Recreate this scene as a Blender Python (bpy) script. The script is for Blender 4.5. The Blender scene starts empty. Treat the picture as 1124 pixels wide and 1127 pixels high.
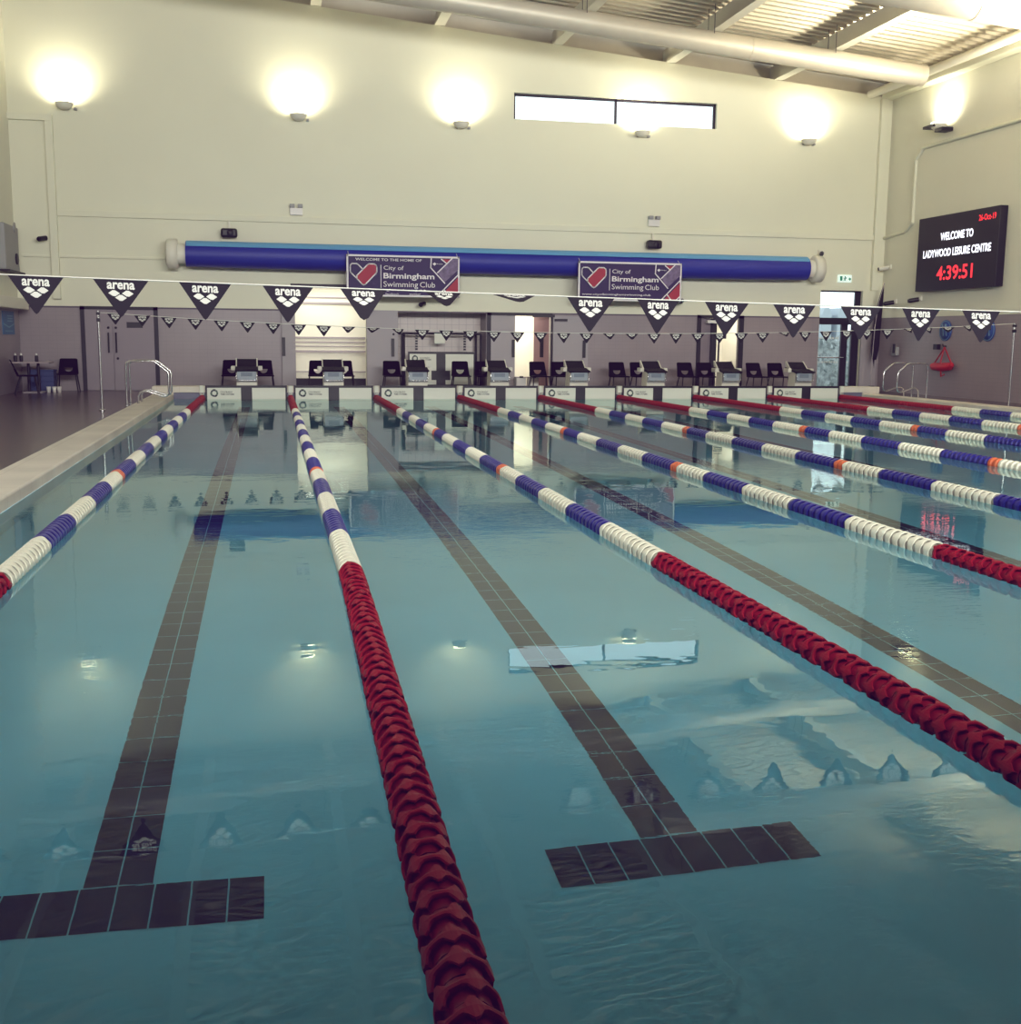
import bpy, bmesh, math, random
from mathutils import Vector, Matrix
random.seed(7)
S = bpy.context.scene
COL = S.collection
PI = math.pi

# ------------------------------------------------------------------ materials
def lin(c):
    return tuple(((v/255)/12.92 if v/255 <= 0.04045 else ((v/255+0.055)/1.055)**2.4) for v in c)

def mat(name, rgb, rough=0.6, metal=0.0, noise=0.0, nscale=6.0, emit=None, estr=0.0, bump=0.0, bscale=40.0, spec=0.4):
    m = bpy.data.materials.new(name); m.use_nodes = True
    nt = m.node_tree; b = nt.nodes['Principled BSDF']
    c = lin(rgb)
    b.inputs['Base Color'].default_value = (*c, 1)
    b.inputs['Roughness'].default_value = rough
    b.inputs['Metallic'].default_value = metal
    b.inputs['Specular IOR Level'].default_value = spec
    if noise > 0:
        tc = nt.nodes.new('ShaderNodeTexCoord'); n = nt.nodes.new('ShaderNodeTexNoise')
        n.inputs['Scale'].default_value = nscale; n.inputs['Detail'].default_value = 5
        r = nt.nodes.new('ShaderNodeMapRange')
        r.inputs['From Min'].default_value = .25; r.inputs['From Max'].default_value = .75
        r.inputs['To Min'].default_value = 1-noise; r.inputs['To Max'].default_value = 1+noise
        h = nt.nodes.new('ShaderNodeVectorMath'); h.operation = 'SCALE'
        h.inputs[0].default_value = c
        nt.links.new(tc.outputs['Object'], n.inputs['Vector'])
        nt.links.new(n.outputs['Fac'], r.inputs['Value'])
        nt.links.new(r.outputs[0], h.inputs['Scale'])
        nt.links.new(h.outputs[0], b.inputs['Base Color'])
    if bump > 0:
        tc = nt.nodes.new('ShaderNodeTexCoord'); n = nt.nodes.new('ShaderNodeTexNoise')
        n.inputs['Scale'].default_value = bscale; n.inputs['Detail'].default_value = 4
        bp = nt.nodes.new('ShaderNodeBump'); bp.inputs['Strength'].default_value = bump; bp.inputs['Distance'].default_value = .02
        nt.links.new(tc.outputs['Object'], n.inputs['Vector'])
        nt.links.new(n.outputs['Fac'], bp.inputs['Height']); nt.links.new(bp.outputs[0], b.inputs['Normal'])
    if emit is not None:
        b.inputs['Emission Color'].default_value = (*lin(emit), 1)
        b.inputs['Emission Strength'].default_value = estr
    return m

def grid_mat(name, rgb, grout, sx, sz, line, rough=.5, plane='XZ', noise=.05):
    """rectangular tile grid in object space"""
    m = mat(name, rgb, rough)
    nt = m.node_tree; b = nt.nodes['Principled BSDF']
    tc = nt.nodes.new('ShaderNodeTexCoord'); sp = nt.nodes.new('ShaderNodeSeparateXYZ')
    nt.links.new(tc.outputs['Object'], sp.inputs[0])
    outs = []
    for ax, s in ((plane[0], sx), (plane[1], sz)):
        d = nt.nodes.new('ShaderNodeMath'); d.operation = 'DIVIDE'; d.inputs[1].default_value = s
        nt.links.new(sp.outputs[ax], d.inputs[0])
        f = nt.nodes.new('ShaderNodeMath'); f.operation = 'FRACT'; nt.links.new(d.outputs[0], f.inputs[0])
        l = nt.nodes.new('ShaderNodeMath'); l.operation = 'LESS_THAN'; l.inputs[1].default_value = line/s
        nt.links.new(f.outputs[0], l.inputs[0]); outs.append(l)
    mx = nt.nodes.new('ShaderNodeMath'); mx.operation = 'MAXIMUM'
    nt.links.new(outs[0].outputs[0], mx.inputs[0]); nt.links.new(outs[1].outputs[0], mx.inputs[1])
    n = nt.nodes.new('ShaderNodeTexNoise'); n.inputs['Scale'].default_value = 1.3; n.inputs['Detail'].default_value = 4
    nt.links.new(tc.outputs['Object'], n.inputs['Vector'])
    r = nt.nodes.new('ShaderNodeMapRange'); r.inputs['From Min'].default_value = .3; r.inputs['From Max'].default_value = .7
    r.inputs['To Min'].default_value = 1-noise; r.inputs['To Max'].default_value = 1+noise
    nt.links.new(n.outputs['Fac'], r.inputs['Value'])
    mix = nt.nodes.new('ShaderNodeMix'); mix.data_type = 'RGBA'
    mix.inputs['A'].default_value = (*lin(rgb), 1); mix.inputs['B'].default_value = (*lin(grout), 1)
    nt.links.new(mx.outputs[0], mix.inputs['Factor'])
    sc = nt.nodes.new('ShaderNodeVectorMath'); sc.operation = 'SCALE'
    nt.links.new(mix.outputs['Result'], sc.inputs[0]); nt.links.new(r.outputs[0], sc.inputs['Scale'])
    nt.links.new(sc.outputs[0], b.inputs['Base Color'])
    return m

def emis(name, rgb, s):
    m = bpy.data.materials.new(name); m.use_nodes = True
    nt = m.node_tree; nt.nodes.clear()
    e = nt.nodes.new('ShaderNodeEmission'); o = nt.nodes.new('ShaderNodeOutputMaterial')
    e.inputs[0].default_value = (*lin(rgb), 1); e.inputs[1].default_value = s
    nt.links.new(e.outputs[0], o.inputs[0]); return m

M = {}
M['plaster'] = mat('cream_plaster', (226, 225, 204), .75, noise=.02, nscale=.6)
M['plaster_r'] = mat('cream_plaster_side', (226, 224, 206), .75, noise=.02, nscale=.6)
M['tile'] = grid_mat('mauve_wall_tile', (144, 134, 138), (136, 126, 131), .2, .1, .006, .35)
M['tile_r'] = grid_mat('mauve_wall_tile_side', (142, 131, 136), (133, 123, 129), .2, .1, .006, .35, 'YZ')
M['tile_big'] = grid_mat('recess_tile', (198, 188, 184), (168, 158, 160), .2, .2, .012, .4)
M['endtile'] = mat('end_wall_tile', (104, 104, 124), .4)
M['joint'] = mat('tile_joint', (92, 82, 94), .6)
M['white'] = mat('white_paint', (225, 222, 208), .5)
M['roomwhite'] = mat('lit_room_white', (240, 236, 222), .7)
M['steel'] = mat('brushed_steel', (205, 205, 208), .22, metal=1.0)
M['galv'] = mat('galvanised_duct', (205, 198, 182), .45, metal=.25, noise=.05, nscale=2)
M['deckmetal'] = mat('roof_deck', (205, 196, 175), .4, metal=.1)
M['black'] = mat('black_plastic', (20, 16, 24), .45)
M['chairblack'] = mat('black_chair_plastic', (12, 7, 18), .8, spec=.1)
M['frameblack'] = mat('dark_frame', (22, 16, 28), .5)
M['grit'] = mat('black_grip', (15, 11, 19), .85, bump=.4, bscale=300)
M['padwhite'] = mat('pad_white', (215, 217, 205), .5)
M['blockwhite'] = mat('block_white', (212, 210, 198), .45)
M['plate'] = mat('number_plate_blue_grey', (152, 162, 172), .35)
M['plate2'] = mat('number_plate_print', (120, 132, 145), .5)
M['coping'] = grid_mat('coping_stone', (212, 205, 192), (190, 180, 168), .5, .5, .006, .7, 'XY', .1)
M['deck'] = grid_mat('wet_deck_tile', (92, 76, 78), (80, 66, 70), .2, .2, .01, .22, 'XY', .22)
M['pool'] = mat('pool_tile_pale_blue', (152, 213, 221), .6, noise=.04, nscale=1.5)
M['lanetile'] = mat('lane_tile_dark', (24, 4, 46), .4, noise=.15, nscale=3)
M['jointline'] = mat('seam_dark', (70, 66, 84), .6)
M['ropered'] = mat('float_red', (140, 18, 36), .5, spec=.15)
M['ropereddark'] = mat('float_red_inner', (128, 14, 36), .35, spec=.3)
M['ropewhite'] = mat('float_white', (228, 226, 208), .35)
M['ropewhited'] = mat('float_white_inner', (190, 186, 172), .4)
M['ropeblue'] = mat('float_blue', (26, 28, 122), .3)
M['ropeblued'] = mat('float_blue_inner', (26, 28, 112), .4)
M['ropeorange'] = mat('float_orange', (214, 104, 58), .35)
M['cable'] = mat('cable', (60, 60, 66), .4, metal=.7)
M['flag'] = mat('pennant_black', (9, 4, 16), .8)
M['flagwhite'] = mat('pennant_print', (196, 196, 190), .8)
M['string'] = mat('white_line', (200, 200, 192), .7)
M['blue'] = mat('blue_cover', (36, 46, 146), .5, bump=.15, bscale=3)
M['lightblue'] = mat('light_blue_strip', (98, 160, 208), .5)
M['purple'] = mat('banner_purple', (44, 28, 78), .6)
M['crimson'] = mat('banner_crimson', (160, 44, 62), .6)
M['photo'] = mat('banner_photo', (110, 96, 128), .6, noise=.5, nscale=7)
M['print'] = mat('banner_print', (226, 222, 226), .6)
M['doorgrey'] = mat('door_grey', (140, 130, 138), .5)
M['doorgrey2'] = mat('door_grey_light', (158, 152, 156), .5)
M['pinkdoor'] = mat('door_dusky', (150, 118, 118), .5)
M['band'] = mat('grey_band', (168, 158, 162), .5)
M['posterblue'] = mat('poster_blue', (62, 106, 150), .5)
M['postertxt'] = mat('poster_print', (120, 160, 185), .6)
M['signblue'] = mat('sign_blue', (40, 72, 140), .5)
M['crate'] = mat('crate_blue', (52, 66, 112), .5)
M['table'] = mat('table_top', (168, 154, 158), .4)
M['white2'] = mat('white_plastic', (222, 218, 214), .4)
M['rescue'] = mat('rescue_red', (176, 30, 40), .5)
M['greybox'] = mat('grey_box', (150, 150, 150), .5)
M['screen'] = mat('screen_black', (14, 10, 22), .5)
M['ledw'] = emis('led_white', (240, 240, 255), 2.2)
M['ledr'] = emis('led_red', (255, 60, 66), 1.6)
M['lamp'] = emis('lamp_lens', (255, 244, 205), 14)
M['exit'] = mat('exit_sign', (225, 240, 236), .4, emit=(215, 240, 238), estr=.6)
M['exitgreen'] = mat('exit_green', (60, 150, 125), .5)
M['hedge'] = mat('hedge_green', (160, 168, 170), .9, noise=.5, nscale=9)
M['groundout'] = mat('outside_ground', (120, 140, 130), .9, noise=.3, nscale=3)
M['outbuild'] = mat('outside_building', (170, 180, 190), .8)
M['logo'] = mat('logo_dark', (44, 52, 56), .6)
M['logogreen'] = mat('logo_green', (70, 92, 78), .6)

# glass pane
def glass_mat():
    m = bpy.data.materials.new('clear_pane'); m.use_nodes = True
    nt = m.node_tree; nt.nodes.clear()
    t = nt.nodes.new('ShaderNodeBsdfTransparent'); g = nt.nodes.new('ShaderNodeBsdfGlossy')
    t.inputs[0].default_value = (.93, .96, .97, 1); g.inputs['Roughness'].default_value = .02
    mx = nt.nodes.new('ShaderNodeMixShader'); mx.inputs[0].default_value = .05
    o = nt.nodes.new('ShaderNodeOutputMaterial')
    nt.links.new(t.outputs[0], mx.inputs[1]); nt.links.new(g.outputs[0], mx.inputs[2]); nt.links.new(mx.outputs[0], o.inputs[0])
    return m
M['glass'] = glass_mat()

def water_mat():
    m = bpy.data.materials.new('pool_water'); m.use_nodes = True
    nt = m.node_tree; nt.nodes.clear(); L = nt.links.new
    tc = nt.nodes.new('ShaderNodeTexCoord')
    def noise(scale, sx, sy, det, dist=0):
        mp = nt.nodes.new('ShaderNodeMapping'); mp.inputs['Scale'].default_value = (sx, sy, 1)
        L(tc.outputs['Object'], mp.inputs[0])
        n = nt.nodes.new('ShaderNodeTexNoise'); n.inputs['Scale'].default_value = scale
        n.inputs['Detail'].default_value = det; n.inputs['Distortion'].default_value = dist
        L(mp.outputs[0], n.inputs['Vector']); return n
    big = noise(.9, 1, 1, 1.5)
    mid = noise(4.0, 1.0, 1.6, 1.5, .3)
    fine = noise(16.0, .55, 1.6, 2.0, .6)
    patch = noise(.45, 1, 1, 2)
    pr = nt.nodes.new('ShaderNodeMapRange'); pr.inputs['From Min'].default_value = .46; pr.inputs['From Max'].default_value = .66
    L(patch.outputs['Fac'], pr.inputs['Value'])
    def mul(a, k):
        x = nt.nodes.new('ShaderNodeMath'); x.operation = 'MULTIPLY'; L(a, x.inputs[0])
        if isinstance(k, (int, float)): x.inputs[1].default_value = k
        else: L(k, x.inputs[1])
        return x.outputs[0]
    def add(a, b):
        x = nt.nodes.new('ShaderNodeMath'); x.operation = 'ADD'; L(a, x.inputs[0]); L(b, x.inputs[1]); return x.outputs[0]
    h = add(add(mul(big.outputs['Fac'], WB[0]), mul(mid.outputs['Fac'], WB[1])), mul(mul(fine.outputs['Fac'], pr.outputs[0]), WB[2]))
    bp = nt.nodes.new('ShaderNodeBump'); bp.inputs['Strength'].default_value = 1.0; bp.inputs['Distance'].default_value = 1.0
    L(h, bp.inputs['Height'])
    fr = nt.nodes.new('ShaderNodeFresnel'); fr.inputs['IOR'].default_value = 1.333
    rf = nt.nodes.new('ShaderNodeBsdfRefraction'); rf.inputs['IOR'].default_value = 1.333; rf.inputs['Roughness'].default_value = 0
    rf.inputs['Color'].default_value = (.64, .85, .95, 1)
    gl = nt.nodes.new('ShaderNodeBsdfGlossy'); gl.inputs['Roughness'].default_value = 0; gl.inputs['Color'].default_value = (.88, .99, .95, 1)
    mx = nt.nodes.new('ShaderNodeMixShader'); o = nt.nodes.new('ShaderNodeOutputMaterial')
    for n in (fr, rf, gl): L(bp.outputs[0], n.inputs['Normal'])
    L(fr.outputs[0], mx.inputs[0]); L(rf.outputs[0], mx.inputs[1]); L(gl.outputs[0], mx.inputs[2]); L(mx.outputs[0], o.inputs[0])
    return m
WB = (.0030, .0006, .0009)
M['water'] = water_mat()

# ------------------------------------------------------------------ mesh builder
_text_cache = {}
def text_geo(s, bold=0.0, track=1.0):
    k = (s, bold, track)
    if k not in _text_cache:
        cu = bpy.data.curves.new('txt', 'FONT'); cu.body = s; cu.size = 1.0; cu.offset = bold
        cu.space_character = track; cu.resolution_u = 3; cu.align_x = 'CENTER'; cu.align_y = 'CENTER'
        o = bpy.data.objects.new('txt', cu); COL.objects.link(o)
        bpy.context.view_layer.update()
        me = bpy.data.meshes.new_from_object(o)
        vs = [(v.co.x, v.co.y) for v in me.vertices]; fs = [tuple(p.vertices) for p in me.polygons]
        bpy.data.objects.remove(o); bpy.data.meshes.remove(me); bpy.data.curves.remove(cu)
        xs = [v[0] for v in vs]; yy = [v[1] for v in vs]
        cx, cy = (min(xs)+max(xs))/2, (min(yy)+max(yy))/2
        w, h = max(xs)-min(xs), max(yy)-min(yy)
        vs = [((x-cx)/w, (y-cy)/h) for x, y in vs]
        _text_cache[k] = (vs, fs)
    return _text_cache[k]

class MB:
    def __init__(s): s.v = []; s.f = []; s.m = []; s.mats = []; s.sm = []
    def mi(s, name):
        if name not in s.mats: s.mats.append(name)
        return s.mats.index(name)
    def add(s, vs, fs, mat, smooth=False):
        o = len(s.v); s.v += [tuple(v) for v in vs]; k = s.mi(mat)
        for f in fs: s.f.append(tuple(i+o for i in f)); s.m.append(k); s.sm.append(smooth)
        return s
    def box(s, x0, x1, y0, y1, z0, z1, mat):
        v = [(x, y, z) for z in (z0, z1) for y in (y0, y1) for x in (x0, x1)]
        return s.add(v, [(0, 2, 3, 1), (4, 5, 7, 6), (0, 1, 5, 4), (2, 6, 7, 3), (0, 4, 6, 2), (1, 3, 7, 5)], mat)
    def quad(s, pts, mat): return s.add(pts, [tuple(range(len(pts)))], mat)
    def prism(s, poly, O, U, V, W, mat):
        """2d polygon in (U,V) at O, extruded by vector W"""
        O, U, V, W = Vector(O), Vector(U), Vector(V), Vector(W); n = len(poly)
        a = [O+U*p[0]+V*p[1] for p in poly]; b = [p+W for p in a]
        fs = [tuple(range(n-1, -1, -1)), tuple(range(n, 2*n))] + [(i, (i+1) % n, n+(i+1) % n, n+i) for i in range(n)]
        return s.add(a+b, fs, mat)
    def tube(s, pts, r, mat, n=10, closed=False, caps=True):
        P = [Vector(p) for p in pts]; vs = []; up = None
        rs = r if isinstance(r, (list, tuple)) else [r]*len(P)
        for i, p in enumerate(P):
            t = (P[min(i+1, len(P)-1)]-P[max(i-1, 0)]).normalized()
            if up is None:
                up = Vector((0, 0, 1)) if abs(t.z) < .9 else Vector((0, 1, 0))
            a = (up - t*up.dot(t)).normalized(); b = t.cross(a); up = a
            for k in range(n):
                q = 2*PI*k/n; vs.append(p + (a*math.cos(q)+b*math.sin(q))*rs[i])
        fs = []
        for i in range(len(P)-1):
            for k in range(n):
                fs.append((i*n+k, i*n+(k+1) % n, (i+1)*n+(k+1) % n, (i+1)*n+k))
        s.add(vs, fs, mat, True)
        if caps:
            s.add(vs[:n], [tuple(range(n-1, -1, -1))], mat); s.add(vs[-n:], [tuple(range(n))], mat)
        return s
    def lathe(s, prof, C, mat, n=20, axis='Z', smooth=True):
        vs = []; C = Vector(C)
        for r, h in prof:
            for k in range(n):
                q = 2*PI*k/n; a, b = r*math.cos(q), r*math.sin(q)
                vs.append(C+Vector({'Z': (a, b, h), 'Y': (a, h, b), 'X': (h, a, b)}[axis]))
        fs = [(i*n+k, i*n+(k+1) % n, (i+1)*n+(k+1) % n, (i+1)*n+k) for i in range(len(prof)-1) for k in range(n)]
        return s.add(vs, fs, mat, smooth)
    def text(s, t, O, U, V, w, h, mat, bold=0.0, track=1.0):
        vs, fs = text_geo(t, bold, track); O, U, V = Vector(O), Vector(U), Vector(V)
        return s.add([O+U*(x*w)+V*(y*h) for x, y in vs], fs, mat)
    def poly(s, pts, O, U, V, mat):
        O, U, V = Vector(O), Vector(U), Vector(V)
        return s.add([O+U*x+V*y for x, y in pts], [tuple(range(len(pts)))], mat)
    def strip(s, pts, wd, O, U, V, mat, closed=True):
        """outline of constant width following 2d points"""
        n = len(pts); rng = range(n if closed else n-1)
        for i in rng:
            a = Vector(pts[i]); b = Vector(pts[(i+1) % n]); d = (b-a).normalized(); q = Vector((-d.y, d.x))*wd/2; a = a-d*wd*.4; b = b+d*wd*.4
            s.poly([tuple(a-q), tuple(b-q), tuple(b+q), tuple(a+q)], O, U, V, mat)
        return s
    def ring(s, r0, r1, O, U, V, mat, a0=0, a1=2*PI, n=28):
        for i in range(n):
            p, q = a0+(a1-a0)*i/n, a0+(a1-a0)*(i+1)/n
            s.poly([(r0*math.cos(p), r0*math.sin(p)), (r1*math.cos(p), r1*math.sin(p)), (r1*math.cos(q), r1*math.sin(q)), (r0*math.cos(q), r0*math.sin(q))], O, U, V, mat)
        return s
    def mesh(s, name):
        me = bpy.data.meshes.new(name); me.from_pydata(s.v, [], s.f)
        for m in s.mats: me.materials.append(M[m])
        me.polygons.foreach_set('material_index', s.m); me.polygons.foreach_set('use_smooth', s.sm)
        me.update(); return me
    def obj(s, name, parent=None, loc=(0, 0, 0), bevel=0):
        o = bpy.data.objects.new(name, s.mesh(name)); COL.objects.link(o); o.location = loc
        if parent: o.parent = parent
        if bevel:
            b = o.modifiers.new('bevel', 'BEVEL'); b.width = bevel; b.segments = 2; b.limit_method = 'ANGLE'
        return o

def thing(name, label, cat, loc=(0, 0, 0), group=None, rz=0):
    o = bpy.data.objects.new(name, None); COL.objects.link(o); o.location = loc; o.rotation_euler = (0, 0, rz)
    o.empty_display_size = .1
    return tag(o, label, cat, group)
def tag(o, label, cat, group=None):
    o['label'] = label; o['category'] = cat
    if group: o['group'] = group
    return o
def struct(o, label=None):
    o['kind'] = 'structure'
    if label: o['label'] = label
    return o
def kids(o): return [c for c in bpy.data.objects if c.parent == o]
def dup(o, loc, label, rz=None, group=None):
    ks = kids(o)
    r = o.copy(); COL.objects.link(r); r.location = loc; r['label'] = label
    if rz is not None: r.rotation_euler = (0, 0, rz)
    if group: r['group'] = group
    for c in ks:
        sub = kids(c)
        d = c.copy(); COL.objects.link(d); d.parent = r
        for g in sub:
            e = g.copy(); COL.objects.link(e); e.parent = d
    return r

XU, ZU, YN = Vector((1, 0, 0)), Vector((0, 0, 1)), Vector((0, -1, 0))
# ------------------------------------------------------------------ measures
PX0, PX1 = -.63, 16.62         # pool sides
PL = 25.0                      # far end of the pool
PN = -.9                       # near end of the pool
DEP = 1.0                      # depth
WY = 28.0                      # end wall
WX0, WX1 = -4.45, 18.7
NY = -9.0                      # wall behind the camera
DK = .06                       # deck level
TT = 2.13                      # tile top
def roofz(x): return 9.8-.088*x

# ------------------------------------------------------------------ pool shell
b = MB()
b.quad([(PX0, PN, -DEP), (PX1, PN, -DEP), (PX1, PL+.02, -DEP), (PX0, PL+.02, -DEP)], 'pool')
fl = struct(b.obj('floor_pool'))
b = MB()
b.quad([(PX0, PN, -DEP), (PX0, PL+.02, -DEP), (PX0, PL+.02, -.02), (PX0, PN, -.02)], 'pool')
b.quad([(PX1, PN, -DEP), (PX1, PN, -.02), (PX1, PL+.02, -.02), (PX1, PL+.02, -DEP)], 'pool')
b.quad([(PX0, PN, -DEP), (PX0, PN, .05), (PX1, PN, .05), (PX1, PN, -DEP)], 'pool')
b.quad([(PX0, PL+.02, -DEP), (PX1, PL+.02, -DEP), (PX1, PL+.02, -.02), (PX0, PL+.02, -.02)], 'pool')
struct(b.obj('wall_pool_basin'))  # upright side and end walls of the pool basin
# lane markings: dark tiles with pale joints, ending in a T two strides from the near wall
for k in range(8):
    b = MB(); cx = 1.0+2*k+(.0 if k else -.01); z = -DEP+.004; J = .006
    cw = .118
    y = 1.83
    while y < 23.0:
        for sgn in (-1, 0):
            x0 = cx+sgn*cw
            b.quad([(x0+J/2, y+J/2, z), (x0+cw-J/2, y+J/2, z), (x0+cw-J/2, y+.25-J/2, z), (x0+J/2, y+.25-J/2, z)], 'lanetile')
        y += .25
    for i in range(-4, 4):
        x0 = cx+i*.124
        b.quad([(x0+J/2, 1.565, z), (x0+.124-J/2, 1.565, z), (x0+.124-J/2, 1.825, z), (x0+J/2, 1.825, z)], 'lanetile')
    struct(b.obj('lane_line_marking', fl))
# water
b = MB(); b.quad([(PX0, PN, 0), (PX1, PN, 0), (PX1, PL+.02, 0), (PX0, PL+.02, 0)], 'water')
struct(b.obj('water'), 'still teal pool water reflecting the end wall')

# ------------------------------------------------------------------ decks, copings, end plinth
b = MB(); b.box(WX0-.2, PX0-.47, NY, WY+.3, -.4, DK, 'deck'); struct(b.obj('floor_deck_left'))
b = MB(); b.box(PX1+.47, WX1+.2, NY, WY+.3, -.4, DK, 'deck'); struct(b.obj('floor_deck_right'))
b = MB(); b.box(PX0-.47, PX1+.47, PL+.62, WY+.3, -.4, DK, 'deck'); struct(b.obj('floor_deck_end'))
b = MB(); b.box(PX0-.47, PX1+.47, NY, PN-.02, -.4, DK, 'deck'); struct(b.obj('floor_deck_near'))
def coping(x0, x1, nm):
    b = MB(); b.box(x0, x1, PN, PL+.02, -.02, .115, 'coping'); struct(b.obj(nm, bevel=.02))
coping(PX0-.47, PX0, 'trim_1'); coping(PX1, PX1+.47, 'trim_2')
b = MB()
b.box(PX0-.47, PX1+.47, PL+.02, PL+.62, .15, .29, 'coping')
b.box(PX0-.47, PX0, PL+.03, PL+.6, -.02, .15, 'coping'); b.box(PX1, PX1+.47, PL+.03, PL+.6, -.02, .15, 'coping')
b.box(PX0, PX1, PL+.06, PL+.6, -.4, .15, 'endtile')
struct(b.obj('trim_3', bevel=.01))

# ------------------------------------------------------------------ walls
def holed(b, x0, x1, z0, z1, holes, y, mat, axis='Y'):
    xs = sorted({x0, x1, *[v for h in holes for v in h[:2] if x0 < v < x1]})
    zs = sorted({z0, z1, *[v for h in holes for v in h[2:] if z0 < v < z1]})
    for i in range(len(xs)-1):
        for j in range(len(zs)-1):
            cx, cz = (xs[i]+xs[i+1])/2, (zs[j]+zs[j+1])/2
            if any(h[0] < cx < h[1] and h[2] < cz < h[3] for h in holes): continue
            q = [(xs[i], zs[j]), (xs[i+1], zs[j]), (xs[i+1], zs[j+1]), (xs[i], zs[j+1])]
            b.quad([(u, y, w) for u, w in q], mat)
HOLES = [(2.2, 4.02, DK, 2.72), (4.85, 7.2, DK, 2.1), (7.98, 8.98, DK, 2.06), (13.2, 14.42, DK, 2.1), (16.8, 18.1, DK, 2.88), (7.9, 13.5, 7.1, 7.76)]
b = MB()
holed(b, WX0, WX1, -.1, TT, HOLES, WY, 'tile')
holed(b, WX0, WX1, TT, 8.1, HOLES, WY-.012, 'plaster')
b.quad([(WX0, WY-.012, 8.1), (WX1, WY-.012, 8.1), (WX1, WY-.012, roofz(WX1)), (WX0, WY-.012, roofz(WX0))], 'plaster')
b.quad([(WX0, WY-.012, TT), (WX1, WY-.012, TT), (WX1, WY, TT), (WX0, WY, TT)], 'plaster')
for a, c in ((WX0, 2.1), (4.84, 16.8), (18.1, WX1)): b.quad([(a, WY-.013, TT-.034), (c, WY-.013, TT-.034), (c, WY-.013, TT+.004), (a, WY-.013, TT+.004)], 'joint')
# ledge at the head of the lining and the set-back strip above it
b.quad([(WX0, WY-.012, roofz(WX0)), (WX1, WY-.012, roofz(WX1)), (WX1, WY+.5, roofz(WX1)), (WX0, WY+.5, roofz(WX0))], 'plaster')
b.quad([(WX0, WY+.5, roofz(WX0)), (WX1, WY+.5, roofz(WX1)), (WX1, WY+.5, roofz(WX1)+.6), (WX0, WY+.5, roofz(WX0)+.6)], 'galv')
for h in HOLES:     # reveals
    d = .22
    mt = 'plaster' if h[2] > 3 or h[3] > 2.3 else 'tile'
    b.quad([(h[0], WY-.012, h[2]), (h[0], WY+d, h[2]), (h[0], WY+d, h[3]), (h[0], WY-.012, h[3])], mt)
    b.quad([(h[1], WY-.012, h[2]), (h[1], WY+d, h[2]), (h[1], WY+d, h[3]), (h[1], WY-.012, h[3])], mt)
    b.quad([(h[0], WY-.012, h[3]), (h[1], WY-.012, h[3]), (h[1], WY+d, h[3]), (h[0], WY+d, h[3])], mt)
    b.quad([(h[0], WY-.012, h[2]), (h[1], WY-.012, h[2]), (h[1], WY+d, h[2]), (h[0], WY+d, h[2])], mt)
struct(b.obj('wall_back'))
b = MB()
b.quad([(WX1, NY, -.1), (WX1, WY+.5, -.1), (WX1, WY+.5, TT), (WX1, NY, TT)], 'tile_r')
b.quad([(WX1-.012, NY, TT), (WX1-.012, WY+.5, TT), (WX1-.012, WY+.5, 9), (WX1-.012, NY, 9)], 'plaster_r')
b.quad([(WX1-.012, NY, TT), (WX1-.012, WY, TT), (WX1, WY, TT), (WX1, NY, TT)], 'plaster_r')
struct(b.obj('wall_right'))
b = MB()
b.quad([(WX0, NY, -.1), (WX0, WY, -.1), (WX0, WY, TT), (WX0, NY, TT)], 'tile_r')
b.quad([(WX0, NY, TT), (WX0, WY+.5, TT), (WX0, WY+.5, 11), (WX0, NY, 11)], 'plaster_r')
struct(b.obj('wall_left'))
b = MB(); b.quad([(WX0, NY, -.1), (WX1, NY, -.1), (WX1, NY, 9), (WX0, NY, 11)], 'plaster'); struct(b.obj('wall_front'))
# soffit boxing along the left wall and vertical boxing on the end wall
b = MB(); b.box(WX0, WX0+.3, 20, WY-.3, 2.02, 2.28, 'white'); struct(b.obj('trim_4', bevel=.02))
b = MB()
b.box(-3.62, -3.44, WY-.13, WY-.012, 2.3, 6.5, 'plaster'); b.box(WX0, -3.44, WY-.13, WY-.012, 6.5, 6.66, 'plaster')
b.box(18.3, 18.5, WY-.13, WY-.012, 2.9, 8.1, 'plaster')
struct(b.obj('trim_5', bevel=.008))
# corrugated roof deck
b = MB(); P = []; y = NY
while y < WY+.5:
    for dy, dz in ((0, 0), (.11, 0), (.15, .075), (.26, .075)): P.append((y+dy, dz))
    y += .30
vs = []; fs = []
for yy, dz in P:
    for x in (WX0, WX1): vs.append((x, min(yy, WY+.52), roofz(x)+.45+dz))
for i in range(len(P)-1): fs.append((2*i, 2*i+1, 2*i+3, 2*i+2))
b.add(vs, fs, 'deckmetal'); struct(b.obj('ceiling'))
# roof beams, each a joist with a bottom flange
for x in (-3.35, -.25, 2.85, 5.95, 9.05, 12.15, 15.25):
    b = MB(); z = roofz(x)
    b.box(x-.04, x+.04, NY, WY+.5, z+.06, z+.43, 'white'); b.box(x-.13, x+.13, NY, WY+.5, z+.01, z+.06, 'white')
    struct(b.obj('beam'))
# cornice boxing by the right wall
b = MB(); b.box(WX1-.35, WX1-.02, NY, WY, 8.1, 8.25, 'plaster'); struct(b.obj('trim_6', bevel=.02))
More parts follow.
